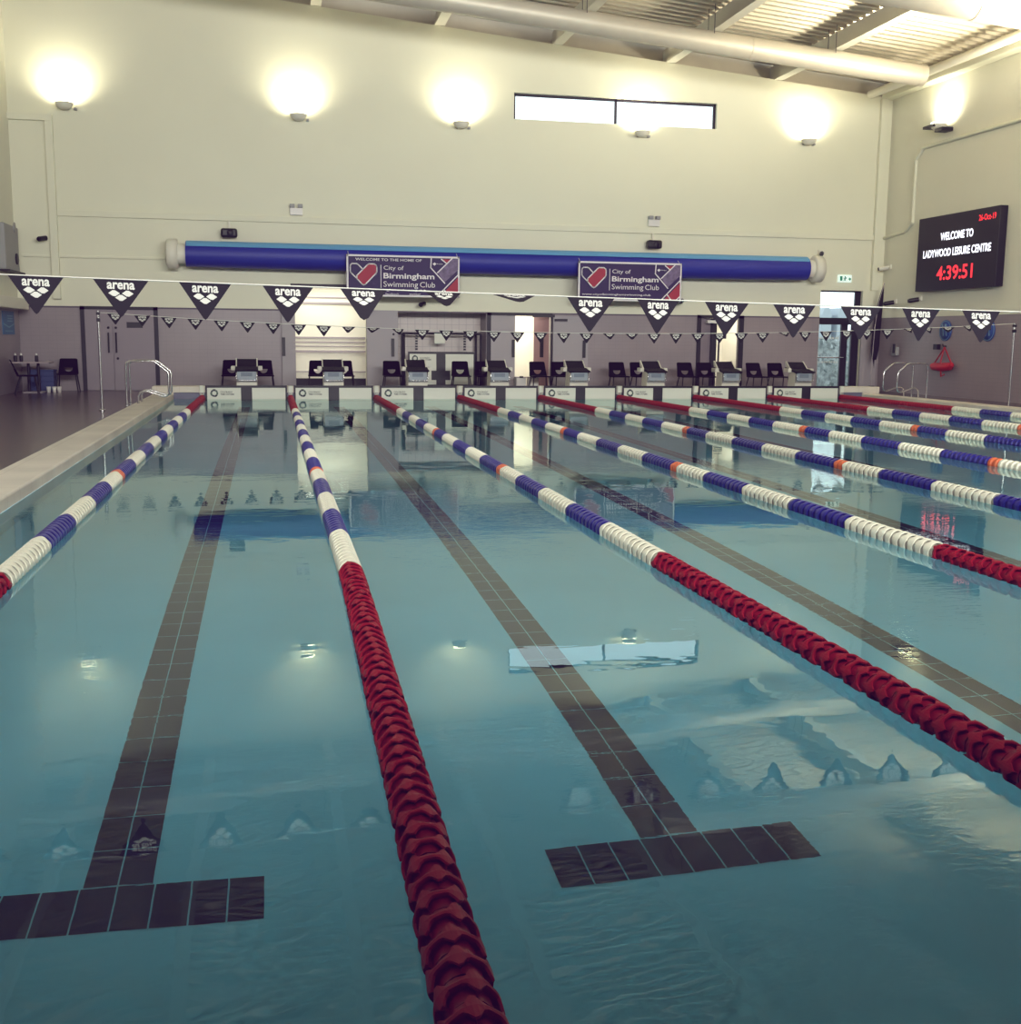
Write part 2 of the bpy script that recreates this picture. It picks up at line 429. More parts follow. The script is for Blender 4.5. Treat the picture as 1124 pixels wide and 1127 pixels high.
# wall trunking (cable conduit)
b = MB()
b.box(-3.44, 18.3, WY-.075, WY-.012, 4.29, 4.44, 'plaster'); struct(b.obj('trim_7', bevel=.006))
b = MB(); b.box(-4.3, -.95, WY-.06, WY-.012, 3.30, 3.36, 'plaster'); struct(b.obj('trim_8', bevel=.006))
b = MB()
pts = [(28.0, 4.36), (26.9, 4.45), (26.55, 4.65), (26.55, 6.3), (26.25, 6.56), (NY, 6.56)]
for (y0, z0), (y1, z1) in zip(pts, pts[1:]):
    b.tube([(WX1-.045, y0, z0), (WX1-.045, y1, z1)], .05, 'plaster', 6)
struct(b.obj('trim_9'))

# ------------------------------------------------------------------ high window
w = thing('window_1', 'long high strip window with dark frame in the end wall', 'window'); struct(w)
b = MB(); x0, x1, z0, z1 = 7.9, 13.5, 7.1, 7.76
b.box(x0, x1, WY+.1, WY+.16, z1-.06, z1, 'frameblack'); b.box(x0, x1, WY+.1, WY+.16, z0, z0+.02, 'frameblack')
for x in (x0, 10.66, x1-.06): b.box(x, x+.06, WY+.1, WY+.16, z0, z1, 'frameblack')
b.obj('window_frame', w)
b = MB(); b.quad([(x0, WY+.13, z0), (x1, WY+.13, z0), (x1, WY+.13, z1), (x0, WY+.13, z1)], 'glass'); b.obj('pane', w)

# ------------------------------------------------------------------ rooms behind the openings
def room(nm, x0, x1, d, z1, wallm, backm=None, floor='deck'):
    b = MB(); y0, y1 = WY+.22, WY+d; backm = backm or wallm
    b.quad([(x0, y1, 0), (x1, y1, 0), (x1, y1, z1), (x0, y1, z1)], backm)
    b.quad([(x0, y0, 0), (x0, y1, 0), (x0, y1, z1), (x0, y0, z1)], wallm)
    b.quad([(x1, y0, 0), (x1, y1, 0), (x1, y1, z1), (x1, y0, z1)], wallm)
    b.quad([(x0, y0, z1), (x1, y0, z1), (x1, y1, z1), (x0, y1, z1)], wallm)
    b.quad([(x0, y0, DK), (x1, y0, DK), (x1, y1, DK), (x0, y1, DK)], floor)
    return struct(b.obj(nm))
def room_light(x, y, z, sx, sy, e, col=(1, .96, .88)):
    L = bpy.data.lights.new('room_lamp', 'AREA'); L.shape = 'RECTANGLE'; L.size = sx; L.size_y = sy; L.energy = e; L.color = col
    o = bpy.data.objects.new('room_lamp', L); COL.objects.link(o); o.location = (x, y, z)
r = room('wall_store', 1.9, 4.5, 1.6, 2.9, 'roomwhite')
b = MB()
for z, t, p in ((1.42, .05, .04), (1.30, .04, .03), (1.19, .03, .03), (1.05, .06, .05), (.50, .03, .02), (2.35, .05, .04), (2.5, .03, .03)):
    b.box(1.9, 4.5, WY+1.6-p, WY+1.6, z-t/2, z+t/2, 'band')
b.box(1.9, 4.5, WY+1.54, WY+1.6, DK, .32, 'frameblack')
struct(b.obj('trim_10'))
room_light(3.1, WY+.85, 2.85, 1.8, .9, 26)
room('wall_recess', 4.85, 7.2, .85, 2.1, 'tile', 'tile_big')
room('wall_corridor', 7.9, 9.3, 1.9, 2.3, 'roomwhite'); room_light(8.5, WY+1.0, 2.25, .9, 1.2, 30)
room('wall_lobby', 13.1, 14.9, 2.4, 2.3, 'roomwhite'); room_light(14.1, WY+1.2, 2.25, .9, 1.6, 28)

# ------------------------------------------------------------------ doors
# closed double door
d = thing('door_1', 'closed grey double door with dark frame beside the brown deck', 'door'); struct(d)
b = MB()
for x0, x1, z0, z1 in ((-3.02, -2.92, DK, 2.14), (-1.28, -1.18, DK, 2.14), (-3.02, -1.18, 2.06, 2.14)): b.box(x0, x1, WY-.06, WY, z0, z1, 'frameblack')
b.obj('door_frame', d)
for x0, x1 in ((-2.92, -2.27), (-2.26, -1.28)):
    b = MB(); b.box(x0, x1, WY-.045, WY, DK+.01, 2.06, 'doorgrey'); lf = b.obj('door_leaf', d)
    hx = x1-.1 if x0 < -2.5 else x0+.07
    b = MB(); b.tube([(hx, WY-.1, 1.0), (hx, WY-.1, 1.5)], .02, 'black', 8)
    for z in (1.03, 1.47): b.tube([(hx, WY-.1, z), (hx, WY-.04, z)], .014, 'black', 6)
    b.obj('door_handle', lf)
    b = MB(); b.lathe([(.001, -.065), (.03, -.065), (.03, -.045)], (hx, WY, 1.62), 'black', 10, 'Y'); b.obj('lock_disc', lf)
b = MB(); b.box(-1.93, -1.55, WY-.06, WY-.045, 1.62, 1.76, 'black'); b.obj('door_sign', d)
b = MB(); b.lathe([(.001, -.065), (.03, -.065), (.03, -.045)], (-2.17, WY, .86), 'black', 10, 'Y'); b.obj('door_lock', d)

def leaf_handle(b, x, y, z0=.95, z1=1.42):
    b.box(x-.04, x+.04, y-.05, y-.03, z0, z1, 'black')
# store room leaves folded back to the wall
d = thing('door_2', 'pair of open pale grey store doors flanking the bright opening', 'door'); struct(d)
b = MB(); b.box(1.86, 2.2, WY-.1, WY-.05, DK+.01, 2.14, 'doorgrey2'); lf = b.obj('door_leaf', d)
b = MB(); leaf_handle(b, 1.9, WY-.1); b.obj('door_handle', lf)
b = MB(); b.box(4.03, 4.84, WY-.1, WY-.05, DK+.01, 2.14, 'doorgrey2'); lf = b.obj('door_leaf', d)
b = MB(); leaf_handle(b, 4.7, WY-.1); b.lathe([(.001, -.02), (.03, -.02), (.03, 0)], (4.72, WY-.1, 1.53), 'black', 8, 'Y'); b.obj('door_handle', lf)
b = MB(); b.box(2.1, 4.1, WY-.08, WY-.012, 2.70, 2.78, 'frameblack'); b.obj('door_header', d)
# corridor door
d = thing('door_3', 'open doorway with black frame and white corridor behind', 'door'); struct(d)
b = MB()
b.box(7.22, 7.32, WY-.07, WY, DK, 2.12, 'frameblack'); b.box(7.22, 9.0, WY-.07, WY, 2.05, 2.13, 'frameblack'); b.box(8.97, 9.01, WY-.05, WY, DK, 2.05, 'frameblack')
b.obj('door_frame', d)
b = MB(); b.box(7.32, 7.98, WY-.05, WY-.002, DK+.01, 2.05, 'doorgrey2'); lf = b.obj('door_leaf', d)
b = MB(); leaf_handle(b, 7.93, WY-.05); b.obj('door_handle', lf)
b = MB(); b.box(9.02, 10.0, WY-.09, WY-.04, DK+.01, 2.05, 'doorgrey2'); lf = b.obj('door_leaf', d)
b = MB(); leaf_handle(b, 9.88, WY-.09); b.obj('door_handle', lf)
b = MB(); b.box(8.45, 9.05, WY-.13, WY-.07, 2.02, 2.09, 'black'); b.box(9.05, 9.4, WY-.14, WY-.09, 1.92, 1.98, 'black'); b.obj('door_closer', d)
# dusky panel standing ajar in the corridor
b = MB(); b.quad([(8.62, WY+.5, DK), (8.96, WY+.14, DK), (8.96, WY+.14, 2.04), (8.62, WY+.5, 2.04)], 'pinkdoor')
b.quad([(8.76, WY+.34, .95), (8.84, WY+.255, .95), (8.84, WY+.255, 1.62), (8.76, WY+.34, 1.62)], 'frameblack')
b.obj('side_panel', d)
# lobby door
d = thing('door_4', 'black framed half open door with white lit lobby behind', 'door'); struct(d)
b = MB()
b.box(13.14, 13.24, WY-.07, WY, DK, 2.14, 'frameblack'); b.box(14.36, 14.5, WY-.07, WY, DK, 2.14, 'frameblack'); b.box(13.14, 14.5, WY-.07, WY, 2.06, 2.14, 'frameblack')
b.obj('door_frame', d)
b = MB(); b.quad([(13.24, WY, DK), (13.62, WY+.2, DK), (13.62, WY+.2, 2.06), (13.24, WY, 2.06)], 'doorgrey'); b.obj('door_leaf', d)
b = MB(); b.box(13.62, 13.78, WY+.12, WY+.2, DK, 2.06, 'frameblack'); b.obj('door_post', d)
b = MB(); b.box(13.4, 13.72, WY-.12, WY-.02, 1.92, 2.0, 'white2'); b.obj('door_closer', d)
b = MB(); b.box(13.86, 14.12, WY+.25, WY+.27, 1.5, 1.66, 'black'); b.obj('door_sign', d)
b = MB(); b.box(13.86, 13.9, WY+.18, WY+.22, .75, 1.42, 'black'); b.obj('door_handle', d)
# exit door, glazed
d = thing('door_5', 'glazed exit door with dotted glass and daylight outside', 'door'); struct(d)
b = MB(); y0, y1 = WY+.1, WY+.17
b.box(16.8, 18.1, y0, y1, 1.93, 2.12, 'frameblack'); b.box(17.55, 17.75, y0, y1, DK, 1.95, 'frameblack'); b.box(17.87, 18.1, y0, y1, DK, 1.95, 'frameblack')
b.box(17.93, 18.1, y0, y1, 2.1, 2.88, 'frameblack'); b.box(16.8, 16.83, y0, y1, DK, 2.88, 'frameblack'); b.box(16.8, 18.1, y0, y1, 2.84, 2.88, 'frameblack'); b.box(16.8, 18.1, y0, y1, DK, DK+.06, 'band')
b.obj('door_frame', d)
for x0, x1, z0, z1 in ((16.83, 17.55, DK+.06, 1.93), (17.75, 17.87, DK+.06, 1.93), (16.83, 17.93, 2.12, 2.84)):
    b = MB(); b.quad([(x0, WY+.135, z0), (x1, WY+.135, z0), (x1, WY+.135, z1), (x0, WY+.135, z1)], 'glass')
    if z1 < 2:
        for z in (1.55, .87):
            n = int((x1-x0)/.075)
            for i in range(n):
                b.ring(0.001, .028, (x0+.04+i*.075, WY+.13, z), XU, ZU, 'flagwhite', n=8)
    b.obj('pane', d)
b = MB(); b.tube([(16.84, WY+.04, 1.0), (17.62, WY+.04, 1.0)], .022, 'steel', 8)
for x in (16.86, 17.6): b.tube([(x, WY+.04, 1.0), (x, WY+.12, 1.0)], .02, 'steel', 6)
b.obj('push_bar', d)
b = MB(); b.box(18.1, 18.6, WY-.06, WY-.01, DK, 2.05, 'doorgrey2'); b.obj('side_leaf', d)

# outside world seen through the exit door
b = MB(); b.box(8, 40, WY+.8, WY+45, -.3, -.05, 'groundout'); struct(b.obj('ground'))
def hedge():
    b = MB(); r = random.Random(3)
    for i in range(1400):
        x = r.uniform(17.0, 24.5); y = WY+r.uniform(5.0, 6.8); z = r.uniform(-.05, 1.62)
        s = r.uniform(.06, .16); a = r.uniform(0, PI); c, sn = math.cos(a)*s, math.sin(a)*s; t = r.uniform(-.1, .1)
        b.quad([(x-c, y-sn, z-t), (x+sn*.5, y, z-s*.6), (x+c, y+sn, z+t), (x-sn*.5, y, z+s*.6)], 'hedge')
    b.box(17.0, 24.5, WY+5.6, WY+6.4, -.05, 1.45, 'hedge')
    o = b.obj('hedge'); o['kind'] = 'stuff'; tag(o, 'leafy hedge outside seen through the exit door glass', 'hedge')
hedge()
b = MB()
for x in (25.0, 25.75): b.prism([(0, -.05), (.55, -.05), (.5, 2.6), (.38, 2.9), (.17, 2.9), (.05, 2.6)], (x, WY+16, 0), XU, ZU, (0, 1.5, 0), 'outbuild')
b.box(24.9, 26.4, WY+16.2, WY+17.4, -.05, 1.6, 'outbuild')
tag(b.obj('distant_building'), 'pale building outside above the hedge', 'building')

# ------------------------------------------------------------------ lane ropes
def float_mesh(nm, m0, m1, rot, seg=42, plain=False):
    """one anti-wave float: lobed rim, solid web, hub and six vanes; axis along Y, ten per metre"""
    b = MB(); R, N = .075, 5
    def hw(q): return .0085+.034*abs(math.cos(N*(q-rot)/2))**7
    if plain:
        def hw(q): return .027+.012*abs(math.cos(N*(q-rot)/2))**3
    def lobe(q): return R*(1-.045*(1-abs(math.cos(N*(q-rot)/2))))
    vs = []
    for k in range(seg):
        q = 2*PI*k/seg; r = lobe(q); h = hw(q); c, s = math.cos(q), math.sin(q)
        for rr, hh in ((r, -h), (r+.002, 0), (r, h), (r-.007, h), (r-.007, -h)): vs.append((rr*c, hh, rr*s))
    fs = []
    for k in range(seg):
        for j in range(5):
            a, a2, c, c2 = k*5+j, k*5+(j+1) % 5, ((k+1) % seg)*5+j, ((k+1) % seg)*5+(j+1) % 5
            fs.append((a, a2, c2, c))
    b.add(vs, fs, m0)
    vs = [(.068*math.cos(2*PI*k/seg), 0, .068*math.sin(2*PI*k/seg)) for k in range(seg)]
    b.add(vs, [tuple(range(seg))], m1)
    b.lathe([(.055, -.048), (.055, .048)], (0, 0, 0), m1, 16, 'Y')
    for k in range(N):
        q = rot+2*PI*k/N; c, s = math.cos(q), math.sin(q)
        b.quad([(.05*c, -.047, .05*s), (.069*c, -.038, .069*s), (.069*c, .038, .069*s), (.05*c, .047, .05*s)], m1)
    return b.mesh(nm)
FL = {}
for cname, m0, m1 in (('red', 'ropered', 'ropereddark'), ('white', 'ropewhite', 'ropewhited'), ('blue', 'ropeblue', 'ropeblued'), ('orange', 'ropeorange', 'ropeorange')):
    FL[cname] = [float_mesh('float_'+cname, m0, m1, .23*i*(cname == 'red')+.1, plain=cname != 'red') for i in range(4)]
FM = {'red': ('ropered', 'ropereddark'), 'white': ('ropewhite', 'ropewhited'), 'blue': ('ropeblue', 'ropeblued'), 'orange': ('ropeorange', 'ropeorange')}
def far_float(b, x, y, z, c, n=14):
    m0, m1 = FM[c]
    b.lathe([(.05, -.05), (.06, -.035), (.076, -.022), (.077, 0), (.076, .022), (.06, .035), (.05, .05)], (x, y, z), m0, n, 'Y', smooth=False)
def fcolor(y, k):
    if y < 4.86 or y > 20.02: return 'red'
    if k >= 0 and abs(y-9.93) < .08: return 'orange'
    if k >= 2 and abs(y-14.93) < .08: return 'orange'
    return 'white' if (int(min(14.9, 20.0-y+1e-6)) % 2 == 0) else 'blue'
ROPEL = ['lane rope running beside the pale coping of the brown deck, first of the ropes',
         'lane rope with large red floats reaching the bottom edge between the two T markings',
         'lane rope with red floats just beyond the second T marking, third from brown deck',
         'fourth lane rope from the brown deck, tied between third and fourth touchpads',
         'fifth lane rope from the brown deck, tied between fourth and fifth touchpads',
         'sixth lane rope from the brown deck, tied between fifth and sixth touchpads',
         'seventh lane rope from the brown deck, tied between sixth and seventh touchpads',
         'eighth lane rope from the brown deck, tied between seventh and eighth touchpads',
         'last lane rope, beside the far coping below the scoreboard']
ROPELBL = ROPEL
NEARCUT = [4.0, -.15, 1.0, 3.2, 5.0, 0, 0, 0, 0]
def ropex(k, y):
    x = 2*k+.0
    if k == 1: x -= .075*max(0, 1-y/4.5)**1.0
    if k == 0: x -= .03*max(0, 1-y/8)
    return x
ZR = .022
for k in range(9):
    t = thing('lane_rope', ROPEL[k], 'lane rope', (2*k, PL, 0), 'lane ropes floating across the pool')
    b = MB(); b.tube([(ropex(k, y)-2*k, y-PL, ZR) for y in (PN, 1, 2, 3, 4.5, 8, 25)], .006, 'cable', 6); b.obj('cable', t)
    ys = [.06+.1*i for i in range(-9, 250)]
    if k < 5:
        ind = [y for y in ys if y >= NEARCUT[k]][:100]
        rest = [y for y in ys if y not in set(ind)]
        for i, y in enumerate(ind):
            c = fcolor(y, k)
            o = bpy.data.objects.new('float_disc', FL[c][(i*3+k) % 4]); COL.objects.link(o)
            o.parent = t; o.location = (ropex(k, y)-2*k, y-PL, ZR)
            o.rotation_euler = (random.uniform(-.03, .03), random.uniform(-.5, .5)*(c == 'red'), random.uniform(-.03, .03))
        b = MB()
        for y in rest: far_float(b, ropex(k, y)-2*k, y-PL, ZR, fcolor(y, k), 14 if y > 4 else 20)
        o = b.obj('floats', t); o['kind'] = 'stuff'
    else:
        runs = []
        for y in ys:
            c = fcolor(y, k)
            if runs and runs[-1][0] == c: runs[-1][1].append(y)
            else: runs.append((c, [y]))
        for c, yy in runs:
            b = MB()
            for y in yy: far_float(b, 0, y-PL, ZR, c)
            o = b.obj('float_section', t); o['label'] = c+' run of floats'

# ------------------------------------------------------------------ touchpads and starting blocks
ORD = ['first', 'second', 'third', 'fourth', 'fifth', 'sixth', 'seventh', 'eighth']
def swirl(b, O, r, U=XU):
    for i in range(7):
        a = i*2*PI/7+.3; b.ring(r*.56, r*(1+.08*(i % 2)), O, U, ZU, 'logo' if i % 3 else 'logogreen', a, a+.86, 6)
def make_pad(t):
    W = 1.845
    b = MB(); b.box(0, W, -.02, .0, -.6, .316, 'black'); b.obj('pad_backing', t)
    for i, (x0, x1) in enumerate(((.04, W/2-.125), (W/2+.125, W-.04))):
        b = MB(); b.box(x0, x1, -.026, -.019, -.57, .262, 'padwhite')
        if i == 0:
            swirl(b, (x0+.16, -.028, .14), .085)
            b.text('COLORADO', (x0+.43, -.028, .165), XU, ZU, .27, .042, 'logo', .01); b.text('TIME SYSTEMS', (x0+.45, -.028, .112), XU, ZU, .31, .036, 'logo', .02)
        b.obj('pad_panel', t)
    return t
pad = make_pad(thing('touchpad', 'white touchpad with black centre stripe below the first starting block from the brown deck', 'touchpad', (.078, PL, 0), 'touchpads along the end wall of the pool'))
for k in range(1, 8):
    dup(pad, (2*k+.078, PL, 0), 'white touchpad with black centre stripe below the %s starting block from the brown deck' % ORD[k])
def make_block(t):
    # origin on the plinth; centre of the block
    b = MB(); b.prism([(.06, 0), (.5, 0), (.44, .36), (.1, .36)], (-.235, 0, 0), (0, 1, 0), ZU, (.47, 0, 0), 'blockwhite'); b.obj('pedestal', t, bevel=.01)
    b = MB(); b.prism([(0, .13), (.02, .11), (.02, .37), (0, .37)], (-.215, .03, 0), (0, 1, 0), ZU, (.43, 0, 0), 'plate')
    b.box(-.13, .13, .022, .03, .23, .32, 'plate2'); b.obj('number_plate', t, bevel=.008)
    b = MB()
    for x in (-.235, .215): b.box(x, x+.02, .02, .05, .1, .38, 'greybox')
    b.box(-.235, .235, .02, .05, .1, .12, 'greybox'); b.obj('plate_frame', t)
    b = MB(); b.prism([(-.08, .36), (.0, .345), (.62, .45), (.62, .49), (-.08, .385)], (-.26, 0, 0), (0, 1, 0), ZU, (.52, 0, 0), 'grit'); b.obj('platform', t, bevel=.008)
    b = MB(); b.prism([(.36, .455), (.6, .62), (.63, .6), (.5, .475)], (-.225, 0, 0), (0, 1, 0), ZU, (.45, 0, 0), 'grit'); b.obj('kick_plate', t)
    b = MB()
    for x in (-.25, .225): b.prism([(.34, .44), (.6, .64), (.66, .64), (.6, .47)], (x, 0, 0), (0, 1, 0), ZU, (.025, 0, 0), 'blockwhite')
    b.obj('side_rail', t)
    b = MB()
    for x in (-.36, .26): b.box(x, x+.1, .22, .5, .36, .46, 'blockwhite')
    b.obj('step_wing', t, bevel=.015)
    b = MB(); b.tube([(-.23, .02, .36), (-.23, -.02, .3), (-.23, -.02, .17), (-.19, -.02, .14), (.19, -.02, .14), (.23, -.02, .17), (.23, -.02, .3), (.23, .02, .36)], .012, 'steel', 6); b.obj('hand_grip', t)
    return t
blk = make_block(thing('starting_block', 'white starting block with black grip top behind the first touchpad from the brown deck', 'starting block', (1.01, PL+.12, .29), 'starting blocks on the end plinth'))
for k in range(1, 8):
    dup(blk, (2*k+1.01, PL+.12, .29), 'white starting block with black grip top behind the %s touchpad from the brown deck' % ORD[k])
# rope anchors between the pads
for k in range(9):
    b = MB(); b.box(-.05, .05, -.03, .1, .1, .31, 'padwhite'); b.box(-.04, .04, -.05, -.0, .12, .15, 'steel')
    tag(b.obj('rope_anchor', None, (2*k, PL, 0), .01), ['white rope anchor cap at the plinth beside the first touchpad, next to the brown deck'][0] if k == 0 else
        ('white rope anchor cap on the plinth between %s and %s touchpads' % (ORD[k-1], ORD[k]) if k < 8 else 'white rope anchor cap past the eighth touchpad near the exit door'), 'rope anchor', 'rope anchor caps')

# ------------------------------------------------------------------ chairs
def make_chair(t):
    # origin on the floor, seat facing -Y; back with a half-moon hole
    b = MB()
    n = 12; w0, w1 = .235, .205; z0, z1 = .43, .80
    def yb(z): return .16+.16*((z-z0)/(z1-z0))
    hc, hr, zh = 0, .1, .585
    outer = [(-w0, z0), (w0, z0), (w1, z1), (-w1, z1)]
    # half-moon hole: flat on top, round below
    hole = [(hr*math.cos(PI+PI*i/n), zh+.105*math.sin(PI+PI*i/n)) for i in range(n+1)]
    def P(x, z, dy=0): return (x, yb(z)+dy-.05*(1-(x/w0)**2)*-.6, z)
    fr = []
    fr.append([(-w0, z0), hole[0], (-w1*.98-.006, zh)]) if False else None
    top = [(-w0*.93, zh), (w0*.93, zh), (w1, z1-.02), (w1-.03, z1), (-w1+.03, z1), (-w1, z1-.02)]
    for dy in (0, .014):
        b.add([P(x, z, dy) for x, z in top], [tuple(range(6))], 'chairblack')
        pts = [(-w0, z0), *hole, (w0, z0), (w0*.93, zh), (-w0*.93, zh)]
        vs = [P(x, z, dy) for x, z in [(-w0*.93, zh)]+hole[:n//2+1]+[(0, z0), (-w0, z0)]]
        b.add(vs, [tuple(range(len(vs)))], 'chairblack')
        vs = [P(x, z, dy) for x, z in [(0, z0)]+hole[n//2:]+[(w0*.93, zh), (w0, z0)]]
        b.add(vs, [tuple(range(len(vs)))], 'chairblack')
    b.obj('backrest', t)
    b = MB(); b.prism([(-.235, -.22), (-.2, -.25), (.2, -.25), (.235, -.22), (.22, .2), (-.22, .2)], (0, 0, .415), XU, (0, 1, 0), (0, 0, .03), 'chairblack'); b.obj('seat', t, bevel=.012)
    for sx in (-1, 1):
        b = MB(); b.tube([(sx*.2, -.18, .42), (sx*.25, -.25, 0)], .015, 'frameblack', 8); b.obj('leg', t)
        b = MB(); b.tube([(sx*.2, .12, .42), (sx*.245, .26, 0)], .015, 'frameblack', 8); b.obj('leg', t)
    return t
CH = [(.62, 26.62, 'black chair half hidden on the deck side of the first starting block'),
      (1.40, 26.62, 'black chair half hidden on the far side of the first starting block'),
      (2.70, 26.62, 'black chair before the bright store opening, on the deck side of the second starting block'),
      (3.36, 26.62, 'black chair before the bright store opening, on the far side of the second starting block'),
      (4.56, 26.62, 'black chair alone in front of the open grey leaf beside the spare touchpad rack'),
      (6.30, 26.62, 'black chair standing in front of the spare white touchpad'),
      (6.95, 26.8, 'black chair squeezed between the spare touchpad rack and the fourth starting block'),
      (8.36, 26.62, 'black chair in front of the white corridor doorway'),
      (8.95, 26.62, 'black chair in front of the open grey leaf next to the corridor doorway'),
      (10.50, 26.62, 'black chair with its back fully clear on the deck side of the sixth starting block'),
      (11.10, 26.62, 'black chair overlapped by the sixth starting block'),
      (12.40, 26.62, 'black chair just before the black framed lobby door, nearer the small wall box'),
      (12.96, 26.62, 'black chair in front of the black lobby door frame'),
      (14.38, 26.62, 'black chair past the lobby door, nearer the seventh starting block'),
      (14.98, 26.62, 'black chair next to the eighth starting block'),]
ch0 = None
for i, (x, y, lb) in enumerate(CH):
    if ch0 is None: ch0 = make_chair(thing('plastic_chair', lb, 'chair', (x, y, DK), 'black plastic chairs along the end wall'))
    else: dup(ch0, (x, y, DK), lb, rz=random.uniform(-.06, .06))
dup(ch0, (-3.28, 27.35, DK), 'black chair by the tiled wall between the table and the double door', 0.05, 'black plastic chairs on the brown deck')
dup(ch0, (-3.98, 26.1, DK), 'black chair turned sideways in front of the table with bottles', PI/2+.25, 'black plastic chairs on the brown deck')

# ------------------------------------------------------------------ table corner
t = thing('side_table', 'small grey table with dark bottles in the deck corner', 'table', (-3.98, 26.9, DK))
b = MB(); b.box(-.45, .42, -.35, .35, .70, .735, 'table'); b.obj('tabletop', t, bevel=.008)
for x, y in ((-.12, .1), (.12, 0)):
    b = MB(); b.tube([(x, y, .03), (x, y, .70)], .035, 'frameblack', 10); b.obj('leg', t)
b = MB(); b.box(-.2, .22, -.25, .3, 0, .03, 'band'); b.obj('base', t, bevel=.006)
BL = ['dark bottle with white cap on the table, nearest the blue poster', 'middle dark bottle with white cap on the table, close to another bottle', 'dark bottle with white cap standing apart on the table']
for i, x in enumerate((-4.33, -4.2, -3.86)):
    t = thing('bottle', BL[i], 'bottle', (x, 26.75, DK+.735), 'bottles on the side table')
    b = MB(); b.lathe([(.001, 0), (.037, 0), (.04, .01), (.04, .12), (.032, .14), (.022, .15)], (0, 0, 0), 'black', 14); b.obj('bottle_body', t)
    b = MB(); b.lathe([(.024, .148), (.024, .178), (.012, .2), (.001, .2)], (0, 0, 0), 'white2', 12); b.obj('cap', t)
t = thing('storage_crate', 'blue plastic crate under the side table', 'crate', (-3.87, 27.52, DK))
b = MB(); b.box(-.27, .27, -.2, .2, 0, .5, 'crate')
for z in (.12, .25, .38): b.box(-.28, .28, -.21, .21, z-.015, z+.015, 'crate')
b.obj('crate_body', t, bevel=.01)
b = MB(); b.box(-.29, .29, -.22, .22, .5, .53, 'crate'); b.obj('rim', t, bevel=.006)
SL = ['white tub on the floor before the crate, next to the table base', 'white tub on the floor, second from the table base', 'white tub on the floor farthest from the table base, under the chair side']
for i, x in enumerate((-3.66, -3.53, -3.42)):
    t = thing('plastic_tub', SL[i], 'tub', (x, 26.95, DK), 'white tubs on the deck floor')
    b = MB(); b.lathe([(.001, 0), (.042, 0), (.05, .12), (.046, .125), (.04, .02), (.001, .02)], (0, 0, 0), 'white2', 14); b.obj('tub_body', t)
    b = MB(); b.lathe([(.001, .14), (.054, .14), (.054, .122), (.001, .122)], (0, 0, 0), 'white2', 14); b.obj('lid', t)
# blue poster on the left wall
YU = Vector((0, 1, 0))
b2 = MB(); b2.box(WX0+.001, WX0+.02, 26.15, 27.35, 1.43, 1.97, 'posterblue')
for z, w in ((1.86, .55), (1.80, .5), (1.74, .55)): b2.box(WX0+.02, WX0+.023, 26.9-w/2, 26.9+w/2, z-.015, z+.015, 'postertxt')
b2.quad([(WX0+.022, 26.2, 1.66), (WX0+.022, 26.75, 1.58), (WX0+.022, 27.3, 1.66), (WX0+.022, 27.3, 1.69), (WX0+.022, 26.75, 1.61), (WX0+.022, 26.2, 1.69)], 'postertxt')
b2.box(WX0+.02, WX0+.023, 26.35, 27.15, 1.5, 1.52, 'postertxt')
tag(b2.obj('notice_sign'), 'blue notice poster on the tiled wall above the table', 'poster')
# wall heater box high at left
t = thing('wall_heater', 'pale box with round dial fixed high on the wall at the far left', 'wall unit', (WX0, 26.9, 0))
b = MB(); b.box(.002, .16, -.75, .72, 2.9, 3.95, 'greybox'); b.obj('casing', t, bevel=.03)
b = MB(); b.lathe([(.13, .16), (.13, .185), (.08, .19), (.001, .19)], (0, .38, 3.2), 'frameblack', 18, 'X'); b.lathe([(.12, .16), (.12, .18), (.001, .18)], (0, .3, 3.92), 'greybox', 16, 'X'); b.obj('dial', t)
b = MB(); b.box(.0, .25, -.85, .85, 2.86, 2.9, 'frameblack'); b.obj('shelf_bracket', t)

# ------------------------------------------------------------------ pool hand rails
def rail_pts(s):
    raw = [(.80, 0), (.80, .78), (.78, .85), (.72, .88), (.30, .88), (.24, .86), (.02, .68), (0, .62), (0, .27), (.03, .21), (.10, .19), (.40, .29), (.48, .29), (.54, .27), (.58, .21), (.59, 0)]
    return [(s*x, 0, z) for x, z in raw]
for side, x0, s, ys, lbs in ((0, -.42, -1, (21.35, 21.95), ('steel grab rail at the left coping, the nearer hoop of its pair', 'steel grab rail at the left coping, the hoop nearer the plinth')),
                             (1, 16.45, 1, (23.1, 23.75), ('steel grab rail by the right wall, the hoop nearer the water view', 'steel grab rail by the right wall, the hoop nearer the exit door'))):
    for y, lb in zip(ys, lbs):
        t = thing('grab_rail', lb, 'hand rail', (x0, y, DK), 'pool grab rails')
        b = MB(); b.tube(rail_pts(s), .021, 'steel', 10); b.obj('rail_tube', t)
        b = MB()
        for xx in (.80, .59): b.lathe([(.022, .02), (.045, .015), (.045, 0), (.001, 0)], (s*xx, 0, 0), 'steel', 12)
        b.obj('floor_flange', t)

